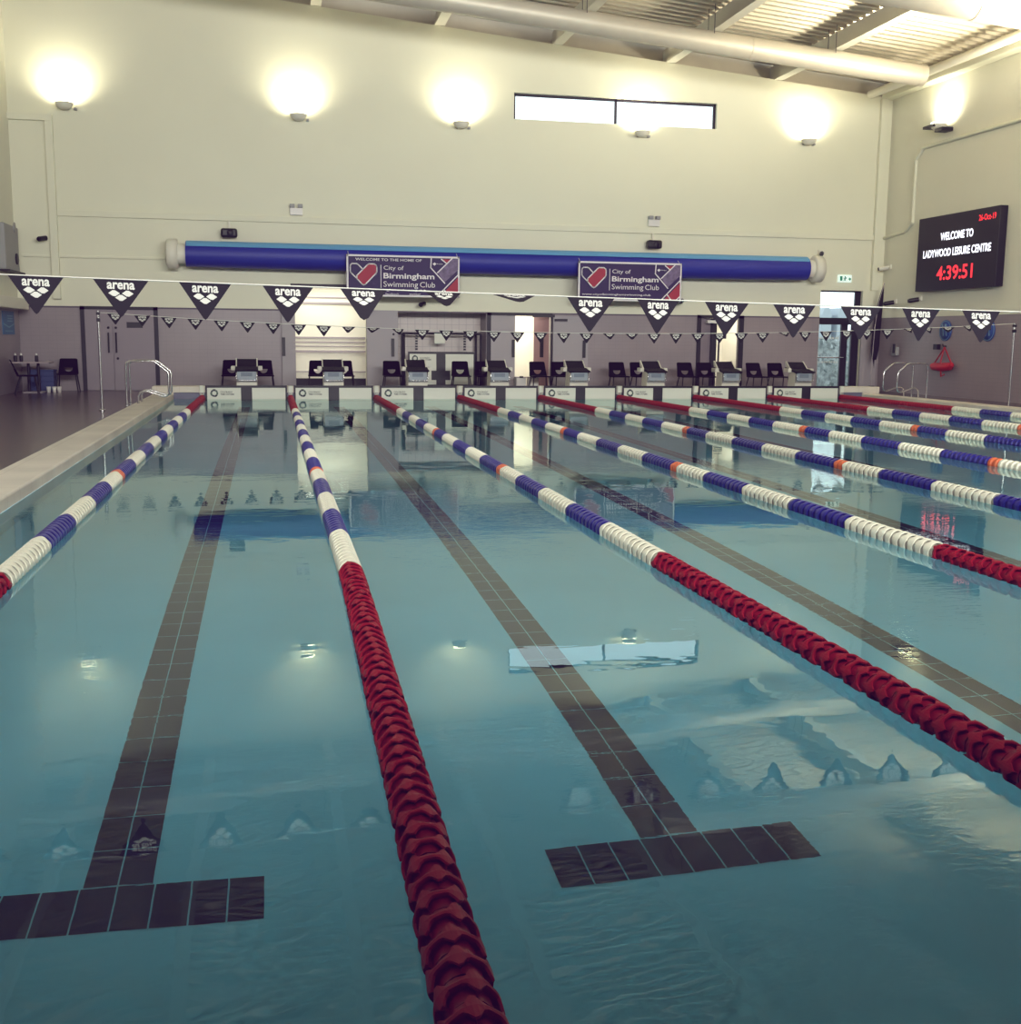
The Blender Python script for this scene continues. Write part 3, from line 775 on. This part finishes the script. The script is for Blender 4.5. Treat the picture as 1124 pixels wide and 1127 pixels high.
# ------------------------------------------------------------------ backstroke flags
def pennant(w, h, rnd=0, logo=True, fold=0):
    """hangs from y axis origin at top centre in XZ"""
    b = MB()
    if fold:
        pts = [(-w/2, 0), (w/2, 0), (.10*w, -h), (.0, -h*1.08), (-.08*w, -h)]
    else: pts = [(-w/2, 0), (w/2, 0), (.012, -h+.01), (0, -h), (-.012, -h+.01)]
    b.poly(pts, (0, 0, 0), XU, ZU, 'flag'); b.poly(pts, (0, .002, 0), XU, ZU, 'flag')
    if logo:
        k = h/.215; kw = w/.30
        for yo in (-.002,):
            b.text('arena', (0, yo, -.036*k), XU, ZU, .150*kw, .040*k, 'flagwhite', .028, 1.0)
            for cx, cz in ((-.037, -.079), (.037, -.079), (0, -.1045)):
                cx *= kw; cz *= k; a, c = .0315*kw, .0205*k
                q = [(cx-a, cz), (cx-a*.25, cz+c*.85), (cx+a*.2, cz+c*.8), (cx+a, cz), (cx+a*.25, cz-c*.85), (cx-a*.2, cz-c*.8)]
                b.poly(q, (0, yo, 0), XU, ZU, 'flagwhite')
    return b
# near line
def znear(x): return 1.78-.0228*x+.00075*x*x if x < 9 else 1.65+.0016*(x-9)**2
NEARF = [(-.22, .30, 0), (.24, .30, 0), (.705, .31, 0), (1.18, .30, 0), (1.66, .30, 0), (2.11, .28, .03), (2.60, .22, .085), (3.045, .27, .05), (3.545, .31, 0), (3.995, .29, 0), (4.465, .31, 0), (4.94, .30, 0), (5.42, .30, 0), (5.865, .29, 0), (6.32, .30, 0), (6.78, .30, 0)]
t = thing('pennant_line', 'line of large black triangular arena pennants strung across the near part of the pool', 'flag line', (0, 5, 0))
b = MB(); b.tube([(x*.5, 0, znear(x*.5)+.002) for x in range(-5, 36)], .004, 'string', 6); b.obj('cord', t)
for x, w, f in NEARF:
    h = .215
    o = pennant(w, h-.035 if f else h, fold=f > 0).obj('pennant', t)
    o.location = (x, 0, znear(x))
    tilt = {.03: -.3, .085: -1.1, .05: -1.32}.get(f, random.uniform(-.1, .1))
    o.rotation_euler = (tilt, math.atan(.0228-.0015*x), random.uniform(-.06, .06))
# far line
def zfar(x): return 1.565+.0033*(x-7.7)**2
t = thing('pennant_line', 'line of small black triangular pennants strung low along the end wall side', 'flag line', (0, 20, 0))
b = MB(); b.tube([(-1.46+x*.4685, 0, zfar(-1.46+x*.4685)+.002) for x in range(0, 41)], .006, 'string', 6); b.obj('cord', t)
fm = pennant(.29, .2).mesh('pennant'); ff = pennant(.27, .12, fold=1).mesh('pennant_folded')
k = 0; x = -1.2
while x < 17.0:
    fold = k in (9, 10, 11, 20, 21, 28, 34, 35, 36, 37, 38)
    o = bpy.data.objects.new('pennant', ff if fold else fm); COL.objects.link(o); o.parent = t
    o.location = (x, 0, zfar(x)); o.rotation_euler = (random.uniform(-.9, -.4) if fold else random.uniform(-.15, .1), 0, random.uniform(-.5, .5) if fold else random.uniform(-.1, .1))
    x += .47; k += 1
for x, lb in ((-1.5, 'slim steel flag post on the brown deck, holding one end of the small pennant line'), (17.32, 'slim steel flag post by the right wall at the picture edge')):
    t = thing('flag_post', lb, 'post', (x, 20, DK))
    b = MB(); b.tube([(0, 0, 0), (0, 0, 1.82)], .024, 'steel', 10); b.obj('pole', t)
    b = MB(); b.lathe([(.026, .03), (.06, .02), (.06, 0), (.001, 0)], (0, 0, 0), 'steel', 12); b.obj('base_collar', t)
    b = MB(); b.box(-.03, .03, -.035, .035, 1.62, 1.68, 'black'); b.obj('clamp', t); b = MB(); b.box(-.03, .03, -.035, .035, 1.74, 1.79, 'black'); b.obj('clamp', t)

# ------------------------------------------------------------------ blue cover roller on the end wall
CY, CZ, CR = 27.55, 3.43, .31
t = thing('cover_roller', 'long blue pool cover rolled on a drum high on the end wall', 'pool cover', (0, CY, CZ))
b = MB(); b.tube([(-.42, 0, 0), (2, 0, -.01), (8, 0, -.03), (14, 0, -.02), (16.1, 0, 0)], [CR, CR+.01, CR, CR+.005, CR], 'blue', 36); b.obj('rolled_cover', t)
b = MB(); vs = []; n = 8
for x in (-.40, 16.08):
    for i in range(n+1):
        q = math.radians(62+i*11); vs.append((x, -math.cos(q)*0-math.sin(math.radians(90))*0 + -(CR+.014)*math.cos(math.radians(33+i*7)), (CR+.014)*math.sin(math.radians(33+i*7))))
b.add(vs, [(i, i+1, n+2+i, n+1+i) for i in range(n)], 'lightblue', True); b.obj('cover_strip', t)  # lighter blue strip over the upper front of the roll
for x0, x1 in ((-.88, -.6), (16.28, 16.55)):
    b = MB(); b.lathe([(.001, x0), (.30, x0), (.36, x0+.04), (.36, x1-.02), (.2, x1), (.001, x1)] , (0, 0, 0), 'white', 28, 'X'); b.obj('end_drum', t)
for x0, x1 in ((-.62, -.4), (16.08, 16.3)):
    b = MB(); b.tube([(x0, 0, 0), (x1, 0, 0)], .24, 'white', 20); b.obj('axle_collar', t)
for x in (-.74, 16.42):
    b = MB(); b.box(x-.06, x+.06, .2, .436, -.25, .25, 'white'); b.obj('wall_bracket', t)

# ------------------------------------------------------------------ club banners
def heart(b, O, w, U, V):
    """open heart of two rounded ribbons"""
    k = w/1.0
    pr = lambda L: [(x*k, y*k) for x, y in L]
    right = pr([(-.25, -.05), (.14, .34), (.20, .38), (.40, .38), (.47, .33), (.49, .27), (.49, .10), (.46, .04), (.06, -.37), (.0, -.39), (-.06, -.36), (-.25, -.16)])
    left = pr([(-.02, .17), (-.20, .35), (-.26, .38), (-.42, .38), (-.48, .33), (-.49, .27), (-.49, .10), (-.46, .04), (-.25, -.16), (-.25, -.05)])
    b.poly(right, O, U, V, 'crimson')
    O2 = Vector(O)+Vector((0, -.003, 0))
    b.strip(left[:9], .045*k, O2, U, V, 'print', False); b.strip(right, .045*k, O2, U, V, 'print')
def banner(x0, x1, z0, z1, welcome, lb):
    t = thing('club_banner', lb, 'banner', (x0, 27.06, z0), 'swimming club banners under the blue roller')
    W, H = x1-x0, z1-z0
    b = MB(); n = 16; vs = []
    for i in range(n+1):
        for j in range(5):
            u, v = i/n, j/4; vs.append((u*W, .004*math.sin(u*9+v*2), v*H))
    b.add(vs, [(i*5+j, (i+1)*5+j, (i+1)*5+j+1, i*5+j+1) for i in range(n) for j in range(4)], 'purple')
    b.strip([(.03, .025), (W-.03, .025), (W-.03, H-.025), (.03, H-.025)], .045, (0, -.008, 0), XU, ZU, 'print')
    b.obj('banner_sheet', t)
    O = (0, -.010, 0); b = MB()
    dz = -.03 if welcome else .03
    heart(b, (.15*W, -.012, H*.56+dz*H), .235*W, XU, ZU); b.obj('heart_emblem', t)
    b = MB()
    b.box(.298*W, .304*W, -.012, -.01, .24*H+dz*H, .79*H+dz*H, 'print')
    b.obj('divider_bar', t); b = MB()
    b.text('City of', (.413*W, -.012, .71*H+dz*H), XU, ZU, .175*W, .13*H, 'print', .0); b.obj('lettering', t); b = MB()
    b.text('Birmingham', (.548*W, -.012, .515*H+dz*H), XU, ZU, .45*W, .175*H, 'print', .022); b.obj('lettering', t); b = MB()
    b.text('Swimming', (.475*W, -.012, .315*H+dz*H), XU, ZU, .305*W, .175*H, 'print', .0); b.obj('lettering', t); b = MB(); b.text('Club', (.712*W, -.012, .335*H+dz*H), XU, ZU, .135*W, .13*H, 'print', .0); b.obj('lettering', t); b = MB()
    if welcome:
        b.text('WELCOME TO THE HOME OF', (.37*W, -.012, .885*H), XU, ZU, .58*W, .062*H, 'print', .01); b.obj('lettering', t); b = MB()
    b.text('www.cityofbirminghamswimming.club', (.37*W, -.012, .16*H), XU, ZU, .66*W, .062*H, 'print', .01); b.obj('lettering', t); b = MB()
    b.text('facebook', (.40*W, -.012, .072*H), XU, ZU, .12*W, .045*H, 'print', .0); b.obj('lettering', t); b = MB(); b.text('twitter', (.60*W, -.012, .072*H), XU, ZU, .1*W, .045*H, 'print', .0)
    b.obj('lettering', t)
    b = MB()
    # right-hand ribbons: photo strip and crimson panels
    b.poly([(.80*W, .62*H), (.93*W, .93*H), (.985*W, .95*H), (.985*W, .68*H), (.86*W, .36*H)], (0, -.010, 0), XU, ZU, 'photo')
    b.poly([(.83*W, .05*H), (.985*W, .5*H), (.985*W, .12*H), (.95*W, .05*H)], (0, -.011, 0), XU, ZU, 'crimson')
    b.poly([(.84*W, .93*H), (.93*W, .93*H), (.89*W, .82*H)], (0, -.011, 0), XU, ZU, 'crimson')
    for pl in ([(.745*W, .94*H), (.74*W, .72*H), (.865*W, .35*H)], [(.80*W, .60*H), (.93*W, .95*H)], [(.805*W, .05*H), (.985*W, .56*H)], [(.835*W, .93*H), (.885*W, .82*H)], [(.86*W, .19*H), (.90*W, .05*H)], [(.985*W, .14*H), (.95*W, .05*H)]):
        b.strip(pl, .028, (0, -.014, 0), XU, ZU, 'print', False)
    b.poly([(.757*W, .81*H), (.775*W, .85*H), (.79*W, .81*H), (.773*W, .77*H)], (0, -.014, 0), XU, ZU, 'print')
    b.text('Birmingham', (.82*W, -.014, .81*H), XU, ZU, .055*W, .03*H, 'print', .01)
    b.obj('corner_panels', t)
    b = MB()
    for x in (.02*W, .98*W): b = MB(); b.tube([(x, 0, H-.02), (x, .185, H+.08)], .008, 'string', 5); b.obj('hanging_tie', t)
banner(3.46, 6.33, 2.46, 3.49, True, 'purple club banner reading WELCOME TO THE HOME OF above the heart emblem')
banner(9.45, 12.3, 2.45, 3.46, False, 'purple club banner without a welcome line, hung over the corridor doors')

# ------------------------------------------------------------------ uplights
def make_uplight(t):
    b = MB(); n = 18
    prof = [(.001, -.12), (.10, -.115), (.17, -.07), (.205, 0), (.21, .03), (.19, .03), (.17, 0)]
    b.lathe(prof, (0, -.24, 0), 'white', 22); b.obj('bowl', t)
    b = MB(); b.lathe([(.001, .09), (.14, .085), (.19, .06), (.2, .03)], (0, -.24, 0), 'lamp', 22); b.obj('lens', t)
    b = MB(); b.box(-.07, .07, -.1, 0, -.09, -.01, 'greybox'); b.box(.2, .26, -.12, 0, -.1, -.05, 'greybox'); b.obj('wall_bracket', t)
def spot(loc, target, e, nm='uplight_lamp', angle=150, blend=1.0, col=(1, .91, .72)):
    L = bpy.data.lights.new(nm, 'SPOT'); L.energy = e; L.spot_size = math.radians(angle); L.spot_blend = blend; L.color = col; L.shadow_soft_size = .08
    o = bpy.data.objects.new(nm, L); COL.objects.link(o); o.location = loc
    o.rotation_euler = (Vector(target)-Vector(loc)).to_track_quat('-Z', 'Y').to_euler()
    return o
UPE = 160
ULB = ['glowing uplight high on the end wall above the double door', 'glowing uplight on the end wall above the store opening', 'glowing uplight on the end wall just before the strip window', 'glowing uplight fixed under the strip window', 'glowing uplight on the end wall between the strip window and the right wall']
up0 = None
for x, lb in zip((-3.13, 2.37, 6.47, 11.33, 16.1), ULB):
    if up0 is None:
        up0 = thing('wall_uplight', lb, 'wall light', (x, WY-.012, 6.88), 'uplights on the end wall'); make_uplight(up0)
    else: dup(up0, (x, WY-.012, 6.88), lb)
    spot((x, WY-.42, 7.03), (x, WY, 7.5), UPE)
t = thing('wall_uplight', 'glowing uplight on the right wall with a dark floodlight beside it', 'wall light', (WX1-.012, 25.25, 6.95), 'uplights on the right wall', -PI/2)
make_uplight(t)
b = MB(); b.box(.1, .45, -.42, -.1, -.2, -.11, 'black'); b.box(-.4, .1, -.45, -.12, -.05, .02, 'black'); b.obj('dark_floodlight', t, bevel=.01)
spot((WX1-.42, 25.25, 7.09), (WX1, 25.25, 7.5), UPE)

# ------------------------------------------------------------------ ducts
t = thing('air_duct', 'long round pale air duct under the roof along the end wall', 'duct', (0, 24.5, 0))
def dz1(x): return 9.376-.0815*x
b = MB(); b.tube([(-4.3, 0, dz1(-4.3)), (17.48, 0, dz1(17.48))], .255, 'galv', 32); b.obj('duct_tube', t)
for x in (1.3, 5.6, 12.9, 17.35):
    b = MB(); b.tube([(x-.03, 0, dz1(x-.03)), (x+.03, 0, dz1(x+.03))], .262, 'galv', 32); b.obj('joint_band', t)
for x in (2.6, 5.7, 8.8, 11.9, 15.0):
    for q in (-1, 1):
        b = MB(); b.tube([(x, q*.2, dz1(x)+.1), (x, q*.2, roofz(x)+.5)], .008, 'cable', 5); b.obj('hanger_wire', t)
t = thing('air_duct', 'thicker round pale air duct crossing the top corner near the right wall', 'duct', (0, 19.0, 0))
def dz2(x): return 9.28-.0815*x
b = MB(); b.tube([(9.2, 0, dz2(9.2)), (17.75, 0, dz2(17.75))], .34, 'galv', 32); b.obj('duct_tube', t)
for x in (10.5, 15.2):
    b = MB(); b.tube([(x-.03, 0, dz2(x-.03)), (x+.03, 0, dz2(x+.03))], .348, 'galv', 32); b.obj('joint_band', t)
for x in (9.6, 11.9, 15.0):
    for q in (-1, 1):
        b = MB(); b.tube([(x, q*.28, dz2(x)+.1), (x, q*.28, roofz(x)+.46)], .008, 'cable', 5); b.obj('hanger_wire', t)
b = MB(); b.tube([(17.95, WY-.1, 8.2), (17.95, 15, 8.2)], .11, 'white', 18); tag(b.obj('corner_pipe'), 'white pipe running along the top of the right wall', 'pipe')

# ------------------------------------------------------------------ scoreboard
t = thing('scoreboard', 'black electronic scoreboard showing 4:39:51 on the right wall', 'scoreboard', (WX1, 24.17, 2.79))
HH, WW = 1.88, 3.45
b = MB(); b.box(-.24, -.03, -WW/2, WW/2, 0, HH, 'screen'); b.obj('casing', t, bevel=.01)
b = MB(); b.box(-.035, -.0121, -WW/2+.2, WW/2-.2, .2, HH-.2, 'frameblack'); b.obj('wall_mount', t)
U = Vector((0, -1, 0)); XO = -.245
b = MB()
b.text('WELCOME TO', (XO, -.02, 1.34), U, ZU, 1.4, .2, 'ledw', .03); b.obj('white_lettering', t); b = MB(); b.text('LADYWOOD LEISURE CENTRE', (XO, -.02, .94), U, ZU, 2.9, .2, 'ledw', .025)
b.obj('white_lettering', t)
b = MB(); b.text('26-Oct-19', (XO, -1.25, 1.66), U, ZU, .68, .15, 'ledr', .02); b.obj('red_date', t); b = MB(); b.text('4:39:51', (XO, -.02, .42), U, ZU, 1.55, .36, 'ledr', .02); b.obj('red_digits', t)

# ------------------------------------------------------------------ small wall fittings
def speaker(x, z, lb, wdt=.4):
    t = thing('wall_speaker', lb, 'speaker', (x, WY-.012, z))
    b = MB(); b.box(-wdt/2, wdt/2, -.34, -.1, -.11, .11, 'black'); b.obj('speaker_box', t, bevel=.05)
    b = MB(); b.lathe([(.001, -.352), (.07, -.352), (.08, -.34)], (.03, 0, 0), 'frameblack', 14, 'Y'); b.obj('driver', t)
    b = MB(); b.box(-.02, .02, -.12, 0, -.02, .3, 'white'); b.obj('bracket', t)
speaker(.62, 3.98, 'black wall speaker above the blue roller near its white end drum')
speaker(11.75, 3.99, 'black wall speaker above the blue roller over the second banner')
def twin(x, lb):
    t = thing('emergency_light', lb, 'emergency light', (x, WY-.012, 4.6), 'twin emergency lights above the trunking')
    b = MB(); b.box(-.16, .16, -.1, 0, -.12, .06, 'white2'); b.obj('housing', t, bevel=.01)
    for s in (-1, 1):
        b = MB(); b.box(s*.1-.06, s*.1+.06, -.16, -.02, .06, .15, 'greybox'); b.obj('lamp_head', t, bevel=.01)
twin(2.28, 'white twin-head emergency light above the trunking, near the first speaker'); twin(11.78, 'white twin-head emergency light above the trunking, over the second speaker')
def cam_wall(loc, rz, lb, m='black'):
    t = thing('security_camera', lb, 'camera', loc, None, rz)
    b = MB(); b.box(-.06, .06, -.05, 0, -.06, .06, 'white'); b.tube([(0, -.03, 0), (0, -.12, -.02)], .02, 'white', 8); b.obj('mount', t)
    b = MB(); b.tube([(.03, -.08, -.03), (-.09, -.3, -.07)], .06, 'white' if m == 'white' else m, 12); b.obj('camera_body', t)
    b = MB(); b.tube([(-.085, -.29, -.068), (-.1, -.33, -.075)], .045, 'black', 10); b.obj('lens', t)
cam_wall((-3.75, WY-.012, 3.78), 0, 'small dark camera high on the end wall near the pale box'); cam_wall((16.7, WY-.012, 3.92), 0, 'small dark camera on the end wall above the roller end near the exit')
cam_wall((WX1-.012, 27.6, 3.55), -PI/2, 'white camera with dark lens high on the right wall beside the corner', 'white'); cam_wall((WX1-.012, 27.2, 2.58), -PI/2, 'reddish dark camera low on the right wall next to the feather banner')
cam_wall((WX1-.012, 25.95, 2.62), -PI/2, 'dark camera on the right wall just under the scoreboard edge')
cam_wall((5.5, WY-.012, 2.36), 0, 'small dark sensor on the wall below the first banner'); cam_wall((12.62, WY-.012, 2.55), 0, 'small dark sensor on the wall at the edge of the second banner')
b = MB(); b.box(-.12, .12, -.12, -.001, -.09, .09, 'black'); b.box(-.08, .08, -.125, -.12, -.05, .05, 'frameblack')
tag(b.obj('socket_box', None, (11.98, WY, .5), .01), 'small black box low on the tiled wall between chairs', 'box')
# exit sign
b = MB(); b.box(-.2, .2, -.06, 0, -.1, .1, 'exit'); O = (0, -.064, 0)
b.poly([(-.16, -.06), (-.08, -.06), (-.08, .07), (-.16, .07)], O, XU, ZU, 'exitgreen')
b.ring(.001, .02, (.0, -.064, .055), XU, ZU, 'exitgreen', n=8); b.strip([(.03, .03), (-.01, -.01), (.02, -.06)], .022, O, XU, ZU, 'exitgreen', False); b.strip([(-.045, .0), (.0, .03), (.045, .0)], .018, O, XU, ZU, 'exitgreen', False); b.strip([(-.01, -.01), (-.04, -.055)], .02, O, XU, ZU, 'exitgreen', False)
b.poly([(.1, -.01), (.15, .05), (.15, .015), (.18, .015), (.18, -.035), (.15, -.035), (.15, -.07)], O, XU, ZU, 'exitgreen')
tag(b.obj('exit_sign', None, (17.49, WY-.012, 3.21), .004), 'small lit pale green exit sign above the glazed door', 'sign')
# feather banner
t = thing('feather_banner', 'tall dark feather banner standing in the corner by the exit door', 'banner', (18.33, 27.5, DK))
b = MB(); vs = []; fs = []; n = 16
for i in range(n+1):
    u = i/n; z = .75+u*2.25; cx = -.02+.16*u**2.2; w = .27*math.sin(min(1, u*4+.02)*PI/2)*(1-u**3)**.8+.012
    vs += [(cx-w*.55, 0, z-(.12*(1-u) if i == 0 else 0)), (cx+w*.45, .03, z+(.15 if i == 0 else 0))]
fs = [(2*i, 2*i+1, 2*i+3, 2*i+2) for i in range(n)]
b.add(vs, fs, 'frameblack', True); b.obj('sail', t)
b = MB(); b.tube([(-.09, .01, .02), (-.1, .01, .9), (-.07, .01, 1.8), (.0, .01, 2.5), (.15, .01, 3.02)], .012, 'band', 6); b.obj('pole', t)
b = MB(); b.box(-.2, .05, -.12, .12, 0, .05, 'black'); b.box(-.15, -.02, -.06, .06, .05, .16, 'black'); b.obj('base', t, bevel=.01)
# round blue signs
def roundsign(y, lb):
    b = MB(); b.lathe([(.001, -.02), (.27, -.02), (.27, 0)], (0, 0, 0), 'signblue', 28, 'X')
    b.ring(.235, .25, (-.022, 0, 0), U, ZU, 'postertxt')
    for s in (-1, 1): b.strip([(s*.07-.05, .1), (s*.07-.02, -.02), (s*.07+.0, -.12)], .035, (-.022, 0, 0), U, ZU, 'postertxt', False); b.ring(.001, .03, (-.022, -s*.07+.06, .14), U, ZU, 'postertxt', n=8)
    tag(b.obj('round_sign', None, (WX1-.013, y, 1.76)), lb, 'sign', 'round blue signs on the right wall')
roundsign(24.7, 'round blue sign on the right wall directly above the red rescue tube'); roundsign(22.9, 'round blue sign on the right wall farther from the corner, past the red rescue tube')
# rescue tube on hook
t = thing('rescue_tube', 'red rescue tube hanging by its straps on the right wall', 'rescue tube', (WX1-.014, 24.62, 1.0))
b = MB(); b.tube([(-.1, .72*.62, -.14), (-.1, .36, -.17), (-.1, 0, -.18), (-.1, -.36, -.15), (-.1, -.45, -.1)], [.06, .1, .11, .1, .06], 'rescue', 14); b.obj('float_body', t)
b = MB()
for y in (.38, -.38): b.tube([(-.07, y, -.08), (-.05, 0, .33)], .018, 'rescue', 6)
b.tube([(-.06, 0, .33), (-.14, .02, -.1), (-.13, -.05, -.42), (-.1, -.14, -.36)], .02, 'rescue', 6); b.obj('strap', t)
b = MB(); b.box(-.1, 0, .27, .45, .27, .41, 'black'); b.tube([(0, 0, .36), (-.1, 0, .36), (-.11, 0, .42)], .015, 'black', 6); b.obj('hook', t)
t = thing('wall_phone', 'small grey box on the right wall beside the feather banner', 'wall box', (WX1-.014, 27.0, 1.2))
b = MB(); b.box(-.1, 0, -.12, .12, -.12, .12, 'greybox'); b.obj('casing', t, bevel=.01)
b = MB(); b.box(-.14, -.1, -.08, .0, -.05, .2, 'black'); b.obj('handset', t, bevel=.008)

# ------------------------------------------------------------------ spare touchpad on its rack in the recess
t = thing('pad_rack', 'black tubular rack standing in the tiled recess', 'rack', (6.06, WY+.35, DK))
b = MB()
for x in (-1.06, -.98, .98, 1.06): b.tube([(x, .0 if abs(x) > 1 else .3, 0), (x, .0 if abs(x) > 1 else .3, 1.5)], .03, 'frameblack', 8)
b.tube([(-1.06, 0, 1.5), (1.06, 0, 1.5)], .03, 'frameblack', 8); b.tube([(-1.06, 0, .1), (1.06, 0, .1)], .04, 'frameblack', 8)
b.obj('rack_frame', t)
b = MB()
for x in (-.68, .62):
    for i in range(6): b.box(x-.03, x+.03, -.02, .02, 1.06+i*.07, 1.11+i*.07, 'frameblack')
b.obj('strap', t)
b = MB(); b.box(-.2, .08, -.04, -.03, 1.24, 1.5, 'padwhite'); b.obj('paper_notice', t)
t = thing('touchpad', 'spare touchpad with black plus mark standing upright on the rack', 'touchpad', (5.14, WY+.22, DK+.1))
W_ = 1.8
b = MB(); b.box(0, W_, -.02, 0, 0, .92, 'black'); b.obj('pad_backing', t)
for i, (x0, x1) in enumerate(((.04, .75), (1.0, W_-.04))):
    b = MB(); b.box(x0, x1, -.026, -.019, .05, .86, 'padwhite')
    if i == 0:
        swirl(b, (x0+.14, -.028, .74), .08); b.text('COLORADO', (x0+.4, -.028, .755), XU, ZU, .26, .04, 'logo', .01); b.text('TIME SYSTEMS', (x0+.42, -.028, .71), XU, ZU, .3, .034, 'logo', .02)
    b.obj('pad_panel', t)
b = MB(); b.box(.62, 1.13, -.034, -.02, .17, .42, 'black'); b.obj('cross_bar', t)
# white storage boxes by the corridor door
for i, (x, lb) in enumerate(((8.02, 'white storage box on the floor at the corridor doorway, nearer the fourth block'), (8.36, 'white storage box on the floor at the corridor doorway, beside the chair'))):
    t = thing('storage_box', lb, 'box', (x, 27.45, DK), 'white boxes at the corridor doorway')
    b = MB(); b.box(-.13, .13, -.15, .15, 0, .36, 'white2'); b.obj('box_body', t, bevel=.015)
    b = MB(); b.box(-.14, .14, -.16, .16, .36, .39, 'band'); b.obj('lid', t, bevel=.008)
    b = MB(); b.box(-.05, .05, -.165, -.15, .36, .41, 'black'); b.obj('clip', t)

# ------------------------------------------------------------------ lighting
w = bpy.data.worlds.new('sky'); S.world = w; w.use_nodes = True
nt = w.node_tree; bg = nt.nodes['Background']
sk = nt.nodes.new('ShaderNodeTexSky'); sk.sky_type = 'HOSEK_WILKIE'; sk.turbidity = 8; sk.sun_direction = Vector((-.5, -.6, .6)).normalized()
mixn = nt.nodes.new('ShaderNodeMix'); mixn.data_type = 'RGBA'; mixn.inputs['Factor'].default_value = .75
mixn.inputs['B'].default_value = (.85, .95, 1.0, 1)
nt.links.new(sk.outputs[0], mixn.inputs['A']); nt.links.new(mixn.outputs['Result'], bg.inputs['Color']); bg.inputs['Strength'].default_value = 2.6

def area(loc, target, sx, sy, e, col, nm):
    L = bpy.data.lights.new(nm, 'AREA'); L.shape = 'RECTANGLE'; L.size = sx; L.size_y = sy; L.energy = e; L.color = col
    o = bpy.data.objects.new(nm, L); COL.objects.link(o); o.location = loc
    o.rotation_euler = (Vector(target)-Vector(loc)).to_track_quat('-Z', 'Y').to_euler(); return o
# added fill light with no fixture, behind the camera, aimed at the end wall
fill = area((6.5, -3.0, 6.4), (8.5, 28, 3.6), 18, 2.5, 2050, (.98, .97, .96), 'added_fill_light')
fill.data.spread = math.radians(114)
# added fill strip out of view, no fixture, to brighten the roof
for x, z, tilt in ((WX1-1.6, 6.6, -.5),):
    o = area((x, 19, z), (x, 19, z+1), .4, 4, 700, (1, .9, .72), 'added_roof_fill')
    o.rotation_euler = (PI-.5, tilt, 0); o.data.spread = math.radians(120)

# ------------------------------------------------------------------ camera
p = [1.5438, -2.0465, 1.4475, 0.2089, 0.1519, 0.0098, 1247.1]
cam = bpy.data.cameras.new('camera'); co = bpy.data.objects.new('camera', cam); COL.objects.link(co)
ya, pi_, ro = p[3:6]
F = Vector((math.sin(ya)*math.cos(pi_), math.cos(ya)*math.cos(pi_), -math.sin(pi_)))
R = Vector((math.cos(ya), -math.sin(ya), 0)); Uv = R.cross(F)
R2 = R*math.cos(ro)+Uv*math.sin(ro); U2 = -R*math.sin(ro)+Uv*math.cos(ro)
mw = Matrix.Identity(4)
for i in range(3): mw[i][0] = R2[i]; mw[i][1] = U2[i]; mw[i][2] = -F[i]; mw[i][3] = p[i]
co.matrix_world = mw
cam.sensor_fit = 'VERTICAL'; cam.sensor_height = 36; cam.lens = 36*p[6]/1127; cam.clip_end = 300
S.camera = co

S.view_settings.view_transform = 'Standard'; S.view_settings.look = 'None'
S.view_settings.exposure = 0
S.view_settings.use_curve_mapping = True
cm = S.view_settings.curve_mapping
for i, (lo, hi) in enumerate(((.009, 1.0), (.002, 1.0), (.018, .96))):
    c = cm.curves[i]; c.points[0].location = (0, lo); c.points[-1].location = (1, hi)
cm.update()
S.cycles.sample_clamp_indirect = 6; S.cycles.max_bounces = 12; S.cycles.transparent_max_bounces = 12
